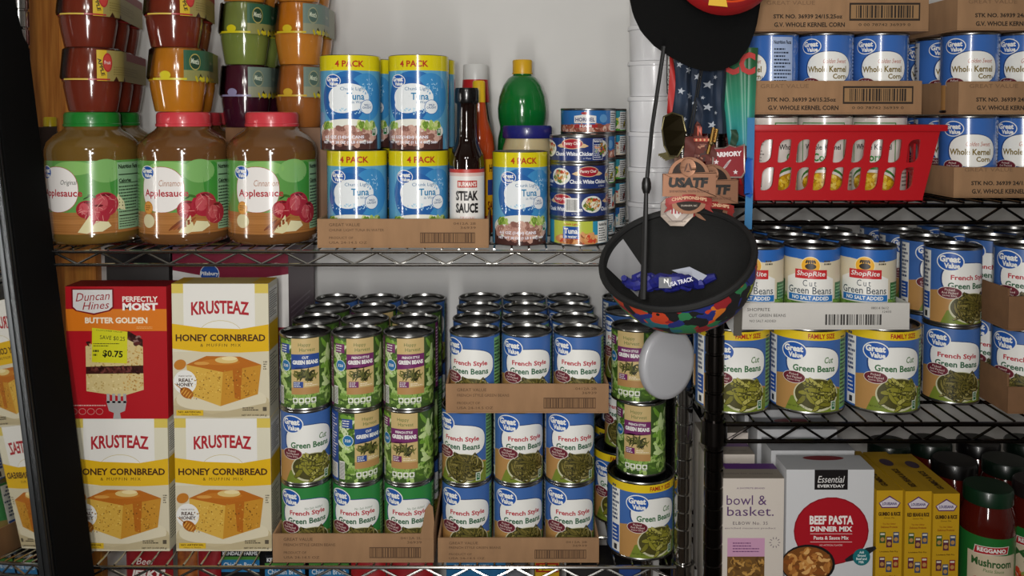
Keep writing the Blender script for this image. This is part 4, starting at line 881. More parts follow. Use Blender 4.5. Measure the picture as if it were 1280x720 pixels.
bottle('lime_juice_bottle', 'green lime juice bottle with round top and yellow cap', XZ(653, 110, 1.447)[0], 1.447, ZT, [
  ('body', [(0, 0), (.036, 0), (.040, .005), (.0415, .03), (.0415, .135), (.0405, .15), (.0375, .163), (.0375, .168), (.0405, .182), (.0412, .198), (.0385, .218), (.032, .236), (.024, .248), (.0155, .2535), (.0145, H-.018), (0, H-.018)], M('#0f6b2b', .15, coat=.4, sss=.1)),
  ('cap', [(.0172, H-.0235), (.0172, H-.0215), (.0162, H-.021), (.0165, H-.002), (.0150, H), (0, H)], M('#d8a81e', .35))])
H = XZ(659, 157, 1.351)[1]-ZT
bottle('mayonnaise_jar', 'mayonnaise jar with a dark blue lid behind the single tuna pack', XZ(659, 170, 1.351)[0], 1.351, ZT, [
  ('body', [(0, 0), (.037, 0), (.040, .004), (.0405, .03), (.0405, .118), (.038, .136), (.0345, .148), (.0345, H-.018), (0, H-.018)], M('#c9b88e', .25, coat=.3, sss=.2)),
  ('lid', [(.0375, H-.0195), (.0388, H-.018), (.0388, H-.003), (.0372, H), (.033, H), (.032, H-.0015), (0, H-.0015)], M('#23246e', .3, coat=.3))], 'jar')
# ---- small flat cans
R5, H5 = .0432, .0393
def flat(kind, x, y, k, label, yaw=0):
    def mk():
        pr = chicken(R5, H5, int(kind[-1])) if kind.startswith('chk') else small_can(R5, H5, kind)
        return make_can('flat_can', R5, H5, pr, rim=.0009)
    return inst('flat_'+kind, mk, (x, y, ZT+k*(H5+.0002)), face_cam(x, y)+yaw, label, 'can', 'small flat meat and fish cans')
x = XZ(724, 250, 1.262)[0]
flat('tuna', x, 1.262, 0, 'flat teal tuna can at the bottom of the front stack', .05)
for k, vv, nm in ((1, 2, 'with a barcode, just above the teal tuna can'), (2, 1, 'third up in the front stack'), (3, 0, 'on top of the front stack')):
    flat(f'chk{vv}', x-.0006, 1.262, k, 'flat navy chicken can '+nm, .0)
x2 = XZ(735, 200, 1.352)[0]
for k, kd in enumerate(('blue', 'red', 'green', 'ham', 'ham')): flat(kd, x2, 1.352, k, f"flat can {('at the bottom of', 'second up in', 'third up in', 'fourth up in', 'on top of')[k]} the second stack behind the chicken cans", (.3, .2, .35, .45, .1)[k])
x3 = XZ(783, 200, 1.44)[0]-R5
for k, kd in enumerate(('blue', 'red', 'green', 'red', 'green')): flat(kd, x3, 1.443, k, f"flat colourful can {('at the bottom of', 'second up in', 'third up in', 'fourth up in', 'on top of')[k]} the rear stack beside the white tubs", .5)
# ---- white tubs
def tub():
    r = .0390; h = .0535; root = empty('white_tub')
    MB().lathe([(0, 0), (r*.93, 0), (r*.955, .002), (r*.99, h-.006), (r*.99, h-.004), (r*.93, h-.004), (r*.90, .004), (0, .004)], 40).build('body', M('#e6e6e8', .3, coat=.2), root, ang=45)
    MB().lathe([(r*.985, h-.0075), (r*1.05, h-.0065), (r*1.055, h-.004), (r*1.03, h-.0005), (r*.94, h)], 40).build('rim', M('#e6e6e8', .3, coat=.2), root, ang=45)
    return root
x = XZ(784, 150, 1.335)[0]+.0412
for k in range(8): inst('tub', tub, (x, 1.335, ZT+k*.0538), 0, f"white plastic tub, {('bottom one', 'second', 'third', 'fourth', 'fifth', 'sixth', 'seventh', 'eighth')[k]} from the shelf in the tall stack", 'tub', 'stacked white tubs')

# ================================================================== black rack, upper shelf: corn
x0, x1 = XZ(941, 125, 1.161)[0], XZ(1148, 125, 1.161)[0]; xm = (x0+x1)/2; W2 = .2305/2
zt1 = RT+.003+HC+.0006
WB = RT+.0026
for c in range(3):
    for r in range(3):
        can('wcorn', xm+(c-1)*.0755, 1.164+RC+r*.0758, WB, f"white corn can in the red basket, {ROW[r]} row, {COLN[c]}", 'white corn cans', (.95, -.1, -.25)[c] if r == 0 else .4)
CP_ = lambda s: tray_print('corn', 230, 44, s)
def corn_tray(name_label, xc, yf, z, seed, h=.045, depth=.31): return tray('cardboard_tray', name_label, xc-W2, xc+W2, yf, yf+depth, z, h, CP_(seed))
corn_tray('brown corn tray standing on the white cans in the red basket', xm, 1.160, zt1, 2, depth=.235)
for c in range(3):
    for r in range(3): can('corn', xm+(c-1)*.0755, 1.1640+RC+r*.0757, zt1+.0022, f"blue corn can above the red basket, {ROW[r]} row, {COLN[c]}", 'corn cans above the basket', (-1.25, -.12, -.1)[c] if r == 0 else rnd.uniform(-.5, .5))
corn_tray('topmost brown corn tray above the red basket, cut by the photo edge', xm+.006, 1.158, zt1+.0022+HC+.0006, 3, depth=.235)
xr = XZ(1186, 180, 1.165)[0]+W2
for k in range(3):
    z = RT+k*(HC+.0035)
    corn_tray(f"brown corn tray right of the basket, {('standing on the rack', 'on the first layer of cans', 'at the very top right')[k]}", xr+(0, .004, 0)[k], 1.150, z, 4+k, h=(.041, .044, .045)[k])
    if k < 2:
        for c in range(3):
            for r in range(3): can('corn', xr+(c-1)*.0755, 1.1545+RC+r*.0757, z+.0022, f"blue corn can right of the basket, {('lower', 'upper')[k]} layer, {ROW[r]} row, {COLN[c]}", 'corn cans right of the basket', (-.1, -.15, .1)[c] if r == 0 else .3)

# ---- red basket
def fill_curve(name, loops, depth, mat, parent):
    c = bpy.data.curves.new(name, 'CURVE'); c.dimensions = '2D'; c.fill_mode = 'BOTH'; c.extrude = depth/2
    for lp in loops:
        s = c.splines.new('POLY'); s.points.add(len(lp)-1); s.use_cyclic_u = True
        for q, (a, b) in zip(s.points, lp): q.co = (a, b, 0, 1)
    t = bpy.data.objects.new('t', c); me = bpy.data.meshes.new_from_object(t); bpy.data.objects.remove(t); bpy.data.curves.remove(c)
    me.materials.clear(); me.materials.append(mat)
    o = bpy.data.objects.new(name, me); COL.objects.link(o); o.parent = parent
    return o
def rpara(cx, cz, w, h, sl, r=.35, n=4):
    pts = []
    for sx_, sz_, a0 in ((1, 1, 0), (-1, 1, 90), (-1, -1, 180), (1, -1, 270)):
        big = (sx_*sz_ > 0); rr = min(w, h)*(.12 if big else .62)
        for i in range(n+1):
            a = math.radians(a0+90*i/n); x = sx_*(w/2-rr)+rr*math.cos(a); z = sz_*(h/2-rr)+rr*math.sin(a); pts.append((cx+x+sl*z, cz+z))
    return pts
def basket():
    RED = M('#b3121c', .35, coat=.2); root = empty('red_basket'); tag(root, 'red plastic basket with slanted slots holding white corn cans', 'basket')
    yF = 1.118; H = .0955
    tl, tr = XZ(938, 160, yF)[0], XZ(1176, 160, yF)[0]; bl, br = XZ(944, 251, yF)[0], XZ(1152, 251, yF)[0]; cx = (tl+tr)/2
    root.location = (cx, yF, RT); D = .30
    out = [(bl-cx, 0), (br-cx, 0), (tr-cx, H), (tl-cx, H)]
    holes = []
    for j, (zc, hh) in enumerate(((.064, .030), (.028, .030))):
        for i in range(9):
            t = (i+.5)/9; xl = bl+(tl-bl)*zc/H+.006; xrr = br+(tr-br)*zc/H-.016
            holes.append(rpara(xl+(xrr-xl)*t-cx, zc, .0152, hh, .10))
    f = fill_curve('front_panel', [out]+holes, .003, RED, root); f.rotation_euler = (math.pi/2, 0, 0); f.location = (0, 0, 0)
    b = fill_curve('back_panel', [out]+holes, .003, RED, root); b.rotation_euler = (math.pi/2, 0, 0); b.location = (0, D, 0)
    for s, (xb, xt) in ((-1, (bl, tl)), (1, (br, tr))):
        hl = []
        for zc in (.064, .028):
            for i in range(11): hl.append(rpara(.02+(D-.04)*(i+.5)/11, zc, .0152, .030, .08))
        sp = fill_curve('side_panel', [[(0, 0), (D, 0), (D, H), (0, H)]]+hl, .003, RED, root)
        e = Vector((xt-xb, 0, H)).normalized()
        sp.matrix_local = Matrix(((0, e.x, 1, xb-cx), (1, 0, 0, 0), (0, e.z, 0, 0), (0, 0, 0, 1)))
    m = MB(); a, c = tl-cx-.003, tr-cx+.006
    m.box(a, c, -.007, .004, H-.006, H+.0025); m.box(a, c, D-.004, D+.007, H-.006, H+.0025); m.box(a-.004, a+.004, .004, D-.004, H-.006, H+.0025); m.box(c-.006, c+.004, .004, D-.004, H-.006, H+.0025)
    m.build('rim', RED, root, bevel=.0015)
    MB().box(bl-cx, br-cx, 0, D, 0, .0022).build('base', RED, root)
basket()

# ================================================================== black rack, middle shelf
fam_y = 1.122+RF
for c, u in enumerate((915, 1008, 1101)):
    x = XZ(u, 470, fam_y)[0]
    can('fam', x, fam_y, RM, f"family size green bean can, {('half behind the black post', 'middle of the front row under the white tray', 'rightmost under the white tray')[c]}", 'family size cans on the black rack', (.1, .05, .25)[c])
    for r in (1, 2): can('fam', x, fam_y+r*.1012, RM, f"family size green bean can, {ROW[r]} row behind the {('post-side', 'middle', 'right')[c]} front can under the white tray", 'family size cans on the black rack', .3)
xs = XZ(1026, 400, 1.124)[0]; zs_ = RM+HF+.0004
tray('white_tray', 'white printed cardboard tray resting on the family size cans', xs-.2305/2, xs+.2305/2, 1.121, 1.431, zs_, .0355, tray_print('shop', 230, 35, 9), M('#cfccc6', .7, var=.05, scale=30))
block(xs, 1.1245, zs_+.0022, [('shop',)]*3, 1, 'white tray', backs=('shop',), yaws=[(-.1,), (.0,), (-.05,)])
xg = XZ(1193, 450, 1.195)[0]-.004
block(xg, 1.160, RM, [('gvf', 'gvf')], 2, 'stack right of white tray', yaws=[(.05, .45)], layname=('lower', 'upper'))
xo = XZ(1250, 480, 1.13)[0]+.010
for k in range(2):
    z = RM+k*(HC+.0030)
    tray('cut_carton', f"brown cut-down carton at right edge, {('standing on the rack', 'resting on the lower cans')[k]}", xo-.002*k, xo+.158, 1.128, 1.44, z, (.036, .046)[k], None, M('#7d5a3c', .85, var=.15, scale=50), sideh=(.052, .056)[k])
block(xo+.0785+.0005, 1.1325, RM+.0022, [('gvf', 'gvf')]*2, 2, 'cut carton', dz=.0030, yaws=[(-.1, .0), (0, 0)], layname=('lower', 'upper'))

# ================================================================== black rack, lower shelf
def pasta_box(w, h):
    p = Pr(3, .45); p.rect(-w/2, 0, w/2, h, '#cfc6bc', 0)
    P_ = '#5a3a6a'
    p.text('A SHOPRITE BRAND', 0, h-13, w*.42, 2.2, P_, 2); p.text('bowl &', -w*.06, h-29, w*.60, 13, P_, 2); p.text('basket.', 0, h-44, w*.70, 12.5, P_, 2)
    p.text('ELBOW No. 35', 0, h-60, w*.52, 4.2, '#4a3c4c', 2, sp=1.2); p.text('enriched macaroni product', 0, h-67, w*.76, 3, '#6a5c6a', 2)
    p.rect(-w*.34, h-105, w*.22, h-80, '#c696b4', 1); p.lines(-w*.26, h-100, w*.16, h-85, 4, '#6a3a6a', 2, .35)
    p.rect(-w*.34, 12, w*.22, h-105, '#6a4a22', 1); p.fill(-w*.34, 14, w*.22, h-106, 120, 9, 3.2, ['#a87c3a', '#8a6228', '#b98d4a', '#5a3c18'], 1.6, .2, 1)
    for i in range(10): p.cap(w*.37+6*math.cos(i*.63), h-86+6*math.sin(i*.63), 3, 1, i*.63, '#6a5c6a', 2)
    return p
def wedge_box(label, u, v, Y, W, D, H, yaw=0):
    x = XZ(u, v, Y)[0]
    return carton('pasta_box', label, 'box', x, Y, RB, W, D, H, pasta_box(W*1000, H*1000), M('#c9c0b6', .45), yaw=yaw, group='cream pasta boxes',
       top=Pr(4, .45).rect(-W*500, 0, W*500, D*1000, '#8d8478', 0).text('perfect for casseroles', 0, D*300, W*760, 5, '#4c3f48', 1).rect(-W*300, D*620, W*500, D*1000, '#5a2f74', 1))
Hb = XZ(930, 598, 1.118)[1]-RB
wedge_box('cream elbow pasta box with purple lettering beside the black post', 938, 640, 1.118, .088, .048, Hb)
zt = RB
for k, (v, Y, u) in enumerate(((560, 1.20, 912), (533, 1.25, 905))):
    Hh = XZ(u, v+8, Y)[1]-RB
    wedge_box(f"cream pasta box {('second', 'third')[k]} behind the elbow pasta box", u, v+40, Y, .070, .045, Hh)
def beef(w, h):
    p = Pr(5, .3); p.rect(-w/2, 0, w/2, h, '#cfd0d2', 0); p.rect(-w*.18, h-27, w*.20, h, '#1d1a1b', 1); p.text('Essential', w*.01, h-13, w*.31, 9, '#e4e2e0', 2, shear=.25); p.text('EVERYDAY', w*.01, h-22, w*.31, 4, '#e4e2e0', 2, bold=.03)
    cx, cy = w*.02, h-83; p.ell(cx, cy, w*.86, 92, '#8e1420', 1); p.ell(cx, cy, w*.83, 89, '#a81a26', 1.4)
    p.text('BEEF PASTA', cx, h-68, w*.50, 12, '#f0ece8', 3, bold=.04); p.text('DINNER MIX', cx, h-80, w*.48, 7, '#f0ece8', 3, bold=.04)
    p.rect(cx-w*.24, h-87, cx+w*.24, h-86.3, '#e4c8c4', 3); p.text('Pasta & Sauce Mix', cx, h-92, w*.40, 5, '#f0ece8', 3, bold=.02); p.rect(cx-w*.24, h-98, cx+w*.24, h-97.3, '#e4c8c4', 3); p.text('NO ARTIFICIAL FLAVORS', cx, h-102, w*.26, 2.4, '#e4c8c4', 3)
    p.cap(w*.36, h-114, 44, 9, .42, '#26262a', 4); p.ell(-w*.24, h-128, w*.62, 54, '#1e1c1c', 4.4); p.ell(-w*.25, h-128, w*.58, 48, '#7a4a22', 4.8)
    p.scatter(-w*.25, h-128, w*.56, 46, 70, 12, 5, ['#c98f4c', '#dba866', '#a86c34', '#8a4f24', '#b87a3c'], 5, .2, 1)
    p.ell(w*.37, h-118, 23, 23, '#1f6e74', 6.4)
    for i, t in enumerate(('Add', 'Ground', 'Beef and', 'Milk')): p.text(t, w*.37, h-111.5-i*4.4, (6, 11, 14, 7)[i], 3.4, '#d8e6e6', 7, bold=.03)
    return p
Hd = XZ(1036, 587, 1.125)[1]-RB
x = XZ(1037, 650, 1.125)[0]
carton('dinner_mix_box', 'white beef pasta dinner mix box with a red circle', 'box', x, 1.125, RB, .116, .048, Hd, beef(116, Hd*1000), M('#c9cacc', .35), top=Pr(4, .4).rect(-58, 0, 58, 48, '#b9babc', 0).ell(4, 38, 56, 16, '#7a1a22', 1))
for k in range(3):
    Y = 1.180+k*.054
    carton('dinner_mix_box', f"white dinner mix box, {('second', 'third', 'fourth')[k]} in the row behind the beef pasta box", 'box', x-.004*(k+1), Y, RB, .116, .048, Hd+.004+k*.010, Pr(5, .4).ell(2, Hd*1000-40, 90, 60, ('#2a6a3c', '#a81a26', '#a81a26')[k], 1), M('#b9babc', .4),
       top=Pr(4, .4).rect(-58, 0, 58, 48, '#9a9b9e', 0).ell(4, 34, 56, 20, ('#2a5a3c', '#7a1a22', '#8a1a22')[k], 1), group='dinner mix boxes')
def rice_box(w, h, name):
    p = Pr(6, .4); p.rect(-w/2, 0, w/2, h, '#c59a1c', 0)
    p.poly([(-w*.42, h-17), (0, h-7), (w*.42, h-17), (w*.3, h-24), (-w*.3, h-24)], '#5a2a5c', 1); p.poly([(-w*.38, h-17), (0, h-9), (w*.38, h-17), (w*.28, h-22.5), (-w*.28, h-22.5)], '#d8cfd8', 1.5); p.text('LOUISIANA', 0, h-18, w*.56, 4, '#3a2a6a', 2.5, bold=.03)
    p.text(name, 0, h-32, w*.84, 5.4, '#3a2412', 2, bold=.05); p.text('Dinner Mix', 0, h-37.5, w*.4, 2, '#3a2412', 2); p.text('Try Our Other', 0, h-46, w*.5, 2.8, '#8a3a14', 2, bold=.02); p.text('Delicious Products', 0, h-50, w*.64, 2.8, '#8a3a14', 2, bold=.02)
    for j in range(4):
        for i in range(3):
            a = -w*.36+i*w*.26; b = h-72-j*34-(6 if i == 1 else 0); p.rect(a, b, a+w*.22, b+15, ('#3c5a2a', '#5a2a3c', '#3a4a6a', '#8a2a24')[(i+j) % 4], 2+i*.1); p.ell(a+w*.11, b+5, w*.16, 6, '#b98a4c', 2.6, n=10); p.rect(a+1, b+11, a+w*.22-1, b+13.5, '#d8d0c0', 2.6)
        p.text('Louisiana Fish Fry', 0, h-84-j*34, w*.7, 2.6, '#3a2412', 2, bold=.02)
    return p
for i, (u, v, nm, lb) in enumerate(((1111, 613, 'GUMBO & RICE', 'yellow gumbo and rice box beside the beef pasta box'), (1147, 614, 'RED BEANS & RICE', 'yellow red beans and rice box, middle of three'), (1182, 617, 'GUMBO & RICE', 'yellow gumbo and rice box beside the mushroom sauce jar'))):
    x, z = XZ(u, v, 1.14)
    o = carton('rice_mix_box', lb, 'box', x, 1.14, RB, .0355, .135, z-RB, rice_box(35.5, (z-RB)*1000, nm), M('#bd941c', .45), group='yellow rice mix boxes', yaw=.02,
      top=Pr(5, .45).rect(-17.7, 0, 17.7, 135, '#b08a1c', 0).ell(0, 96, 18, 26, '#4a3a4a', 1))
    t = Pr(5, .45).text(nm, 0, 0, 60, 9, '#3a2412', 2, bold=.05, rot=math.pi/2)
    t.build('top_lettering', o, mapper=lambda a, b, oo, z=z: (a, -.0675+.042+b, z-RB+.0003+oo), step=1e5)
def sauce_jar(lidc, named):
    def mk():
        root = empty('sauce_jar'); R, H = .036, .165
        MB().lathe([(0, 0), (R*.92, 0), (R, .006), (R*.97, .012), (R*.97, .105), (R, .112), (R*.99, .125), (R*.86, .140), (R*.80, .146), (0, .146)], 36).build('body', M('#4a100a', .1, coat=.4), root, ang=60)
        MB().lathe([(R*.80, .143), (R*.88, .145), (R*.88, H-.003), (R*.83, H), (0, H)], 36).build('lid', M(lidc, .3, coat=.2), root, ang=40)
        if named:
            p = Pr(7, .35); C = math.pi*R*970; p.rect(-C, 12, C, 105, '#1f6a2c', 0); p.rect(-30, 12, 36, 82, '#d0c0a4', 1)
            p.poly([(-22, 80), (22, 84), (24, 95), (-20, 92)], '#dcd4c8', 2); p.poly([(-21, 81), (21, 85), (23, 94), (-19, 91)], '#b02028', 2.5); p.text('REGGANO', 1, 88, 36, 6, WHT, 3.4, bold=.04, rot=.04)
            p.text(named, 2, 70, 52, 11, '#2c5a2c', 3, bold=.03); p.text('Pasta Sauce', 4, 60, 26, 4.4, '#4a7a3c', 3, shear=.2)
            p.scatter(2, 32, 74, 34, 40, 16, 9, ['#c8432c', '#d8ccb4', '#b02a1c', '#e4dcc8', '#8a9a4c', '#c9683c'], 3.2, 0, 1); p.build('label', root, R=R*.97)
        return root
    return mk
xj = XZ(1234, 660, 1.180)[0]; zj = XZ(1234, 612, 1.165)[1]
RJ = zj-.165-RB     # jars stand on the rack; the riser is a low carton
carton('riser_carton', 'low brown carton under the pasta sauce jars', 'carton', xj+.085, 1.138, RB, .26, .30, max(RJ, .004)-.0003, None, CARD)
inst('sj_mush', sauce_jar('#0a2a18', 'Mushroom'), (xj, 1.180, RB+RJ), face_cam(xj, 1.18)+.15, 'mushroom pasta sauce jar with dark green lid, front row', 'jar', 'pasta sauce jars')
inst('sj_meat', sauce_jar('#1c1414', 'Meat'), (xj+.078, 1.195, RB+RJ), face_cam(xj+.078, 1.19)-.15, 'meat pasta sauce jar at the right edge of the photo', 'jar', 'pasta sauce jars')
k = 0
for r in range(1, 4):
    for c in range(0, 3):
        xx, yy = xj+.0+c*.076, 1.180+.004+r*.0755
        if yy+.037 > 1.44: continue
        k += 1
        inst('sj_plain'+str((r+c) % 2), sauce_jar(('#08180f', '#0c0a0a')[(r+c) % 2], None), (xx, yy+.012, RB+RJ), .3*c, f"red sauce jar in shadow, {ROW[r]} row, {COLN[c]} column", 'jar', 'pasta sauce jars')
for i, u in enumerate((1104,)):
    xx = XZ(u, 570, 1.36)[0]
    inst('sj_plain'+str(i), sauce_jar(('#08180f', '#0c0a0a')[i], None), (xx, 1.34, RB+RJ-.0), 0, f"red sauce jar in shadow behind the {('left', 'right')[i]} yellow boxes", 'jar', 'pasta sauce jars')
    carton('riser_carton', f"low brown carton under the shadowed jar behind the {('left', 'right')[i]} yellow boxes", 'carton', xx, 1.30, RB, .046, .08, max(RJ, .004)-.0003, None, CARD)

# ================================================================== things hanging between the racks
def at(u, v, Y): x, z = XZ(u, v, Y); return Vector((x, Y, z))
def hang(name, label, cat, u, v, Y, group=None, yaw=0):
    o = empty(name); tag(o, label, cat, group); o.location = at(u, v, Y); o.rotation_euler = (0, 0, yaw); return o
def disc_pts(r, n=40, sx=1, sz=1, a0=0, a1=2*math.pi): return [(r*sx*math.cos(a0+(a1-a0)*i/n), r*sz*math.sin(a0+(a1-a0)*i/n)) for i in range(n)]
# ---- black cap hung by its crown, brim down
h = hang('baseball_cap', 'black baseball cap with red and yellow crown emblem, brim hanging down', 'hat', 903, -48, .99)
FELT = M('#070707', .9, bump=.3, scale=900)
FELT.node_tree.nodes['Principled BSDF'].inputs['Specular IOR Level'].default_value = .15
s_ = .99/F*1.0
EDGE = [(788, -34), (789, -8), (794, 16), (804, 38), (820, 56), (840, 70), (862, 82), (885, 88), (905, 86), (924, 77), (939, 58), (949, 32), (954, 4), (955, -34)]
def brim(a, b, o=0):                   # a across 0..1, b 0 (crown) .. 1 (outer edge)
    t = a*(len(EDGE)-1); i = min(int(t), len(EDGE)-2); f = t-i
    e0, e1 = EDGE[i], EDGE[i+1]; x1, z1 = (e0[0]+(e1[0]-e0[0])*f-903)*s_, -(e0[1]+(e1[1]-e0[1])*f+48)*s_
    ang = math.pi*(1.02+.96*a); x0, z0 = .058*math.cos(ang), .058*math.sin(ang)
    x, z = x0+(x1-x0)*b, z0+(z1-z0)*b
    return (x, .010+2.2*(x+.03)**2-.012*b+o, z)
m = MB(); m.grid(lambda a, b: brim(a, b), 36, 10); m.grid(lambda a, b: brim(a, b, .0022), 36, 10); m.grid(lambda a, b: brim(a, 1, b*.0022), 36, 1)
m.build('brim', FELT, h)
def crown(prof, name, mat):
    m = MB(); m.lathe(prof, 48); o = m.build(name, mat, h); o.rotation_euler = (math.pi/2, 0, 0); return o
crown([(.060, -.005), (.0615, .012), (.061, .018)], 'crown_band', FELT)
crown([(.0625, .014), (.0605, .026), (.057, .034)], 'red_band', M('#a81418', .6))
crown([(.057, .034), (.0545, .038), (.0515, .0405)], 'red_panel', M('#8c0f14', .65))
crown([(.0515, .0405), (.0495, .0425)], 'orange_piping', M('#d84a1c', .5))
crown([(.0495, .0425), (.035, .052), (0, .058)], 'crown_top', FELT)
p = Pr(3, .6); p.poly([(-26, -2), (-5, -4), (-8, 10), (-24, 12)], '#c9a01c', 0)
p.build('yellow_patch', h, mapper=lambda a, b, o: (a, -.046-o, -.053+b), step=1e5)
# ---- painted cap hanging open side up
cap_c = at(845, 322, 1.0)
hc = empty('painted_cap'); tag(hc, 'upside-down cap with colourful splatter print and black lining', 'hat'); hc.location = cap_c
ax_ = Vector((-.32, -.50, .80)).normalized()           # opening direction
hc.rotation_euler = ax_.to_track_quat('Z', 'Y').to_euler()
pm = bpy.data.materials.new('splatter_fabric'); pm.use_nodes = True; nt = pm.node_tree; b = nt.nodes['Principled BSDF']; b.inputs['Roughness'].default_value = .8
tc = nt.nodes.new('ShaderNodeTexCoord'); no = nt.nodes.new('ShaderNodeTexNoise'); no.inputs['Scale'].default_value = 35; mx_ = nt.nodes.new('ShaderNodeMixRGB'); mx_.inputs[0].default_value = .035
nt.links.new(tc.outputs['Object'], mx_.inputs[1]); nt.links.new(no.outputs['Color'], mx_.inputs[2]); nt.links.new(tc.outputs['Object'], no.inputs['Vector'])
vo = nt.nodes.new('ShaderNodeTexVoronoi'); vo.inputs['Scale'].default_value = 62; nt.links.new(mx_.outputs[0], vo.inputs['Vector'])
cr = nt.nodes.new('ShaderNodeValToRGB'); cr.color_ramp.interpolation = 'CONSTANT'; sep = nt.nodes.new('ShaderNodeSeparateColor'); nt.links.new(vo.outputs['Color'], sep.inputs[0]); nt.links.new(sep.outputs[0], cr.inputs[0])
stops = [(0, '#101012'), (.22, '#c8401c'), (.38, '#1c2a78'), (.5, '#2c7a4a'), (.6, '#9a1c24'), (.7, '#101012'), (.78, '#a8b428'), (.86, '#d8761c'), (.93, '#1f6a78')]
cr.color_ramp.elements[0].color = lin(stops[0][1]); cr.color_ramp.elements[1].position = stops[1][0]; cr.color_ramp.elements[1].color = lin(stops[1][1])
for ps, cc in stops[2:]: e = cr.color_ramp.elements.new(ps); e.color = lin(cc)
nt.links.new(cr.outputs[0], b.inputs['Base Color'])
R_ = .0915
def bowlp(r, d, n=12): return [(r*math.cos(t*math.pi/2*.97)**.8, -d*math.sin(t*math.pi/2)) for t in [i/n for i in range(n+1)]]
out_ = bowlp(R_, .085); in_ = bowlp(R_-.004, .075)
SY = .90
MB().lathe(out_+[(0, -.085)], 56, sy=SY).build('crown', pm, hc)
LIN = M('#161615', .85, bump=.25, scale=300)
MB().lathe(in_+[(0, -.0750)], 56, sy=SY).build('lining', LIN, hc)
m = MB(); m.tube([(R_*math.cos(t*math.pi/28)*.985, R_*SY*math.sin(t*math.pi/28)*.985, .001) for t in range(57)], .0040, 8); m.build('rim_piping', M('#0b0b0b', .7), hc)
def on_lining(a, b, o):                               # a along the rim, b down the side
    t = math.radians(180)+a/R_; k = min(.97, max(.02, b/.115)); ang = k*math.pi/2
    r = (R_-.0055-o)*math.cos(ang*.97)**.8; return (r*math.cos(t), r*SY*math.sin(t), -.077*math.sin(ang)+.0002)
p = Pr(3, .35); p.rect(-34, 5, 26, 66, '#9c9c9e', 0); p.text('Jordan Pro', 2, 50, 30, 10, '#1c1c1e', 1.5, shear=.3)
for vs, fs, col, L in p.p: pass
p.build('silver_sticker', hc, mapper=on_lining, step=4)
# ---- blue bundle inside the cap
bb = empty('blue_cloth'); tag(bb, 'bunched blue lanyard cloth lying inside the painted cap', 'lanyard')
loc = at(836, 352, .965); bb.location = loc
m = MB(); rr = random.Random(3)
for i in range(9):
    a0 = rr.uniform(-.040, .034); pts = []
    for j in range(9):
        t = j/8; pts.append((a0+.034*(t-.5)*rr.choice((1, 1.2)), .006*math.sin(3*t+i)+rr.uniform(-.012, .012)*.6, .005*math.sin(6*t+i*1.3)-.002+abs(a0)*.08))
    m.tube(pts, [.0035+.0035*math.sin(math.pi*j/8) for j in range(9)], 8)
m.build('strap', M('#1a1e78', .55, var=.3, scale=200), bb)
p = Pr(3, .5); p.text('USA TRACK', 10, 3, 28, 5, '#d8d8e4', 1, rot=.25, bold=.03); p.rect(-14, -4, 0, 8, '#6a6c70', 0); p.text('N', -6, 4, 5, 5, WHT, 2, bold=.04)
p.build('printing', bb, y=-.0165)
MB().prism([(.004, .012), (.024, .016), (.044, .006), (.034, -.004), (.018, .006)], .004, .0055).build('white_tag', M('#9ea2ae', .5), bb)
# ---- black cord with slider
c0, c1, c2, c3 = at(830, 58, .955), at(815, 160, .95), at(808, 232, .945), at(804, 374, .925)
cd = empty('black_lanyard'); tag(cd, 'thin black cord with oval slider hanging in front of the white tubs', 'cord'); cd.location = c0
pts = [c0, c1, c2, c2.lerp(c3, .5), c3]
MB().tube([p_-c0 for p_ in pts], [.0024, .0022, .0024, .0032, .0036], 8).build('string', M('#0a0a0a', .6), cd)
q = MB().lathe([(0, -.0095), (.0035, -.0085), (.0052, -.003), (.0052, .003), (.0035, .0085), (0, .0095)], 20).build('slider', M('#0c0c0c', .4), cd); q.location = c2-c0
# ---- white oval disc
dk = hang('white_disc', 'white plastic oval disc hanging below the painted cap', 'disc', 832, 453, 1.06, yaw=.52)
m = MB(); m.lathe([(0, 0), (.034, .0), (.0385, .0012), (.0405, .004), (.0408, .011), (.0395, .014), (.034, .0150), (0, .0155)], 56, sy=1.10)
o = m.build('face', M('#a4a5a9', .35, coat=.2), dk, ang=60); o.rotation_euler = (math.pi/2, 0, 0); o.location = (0, .006, 0)
q = MB().tube([(0, .003, .04), (0, .003, .062)], .0012, 6).build('hanging_string', M('#cfcfcf', .6), dk)

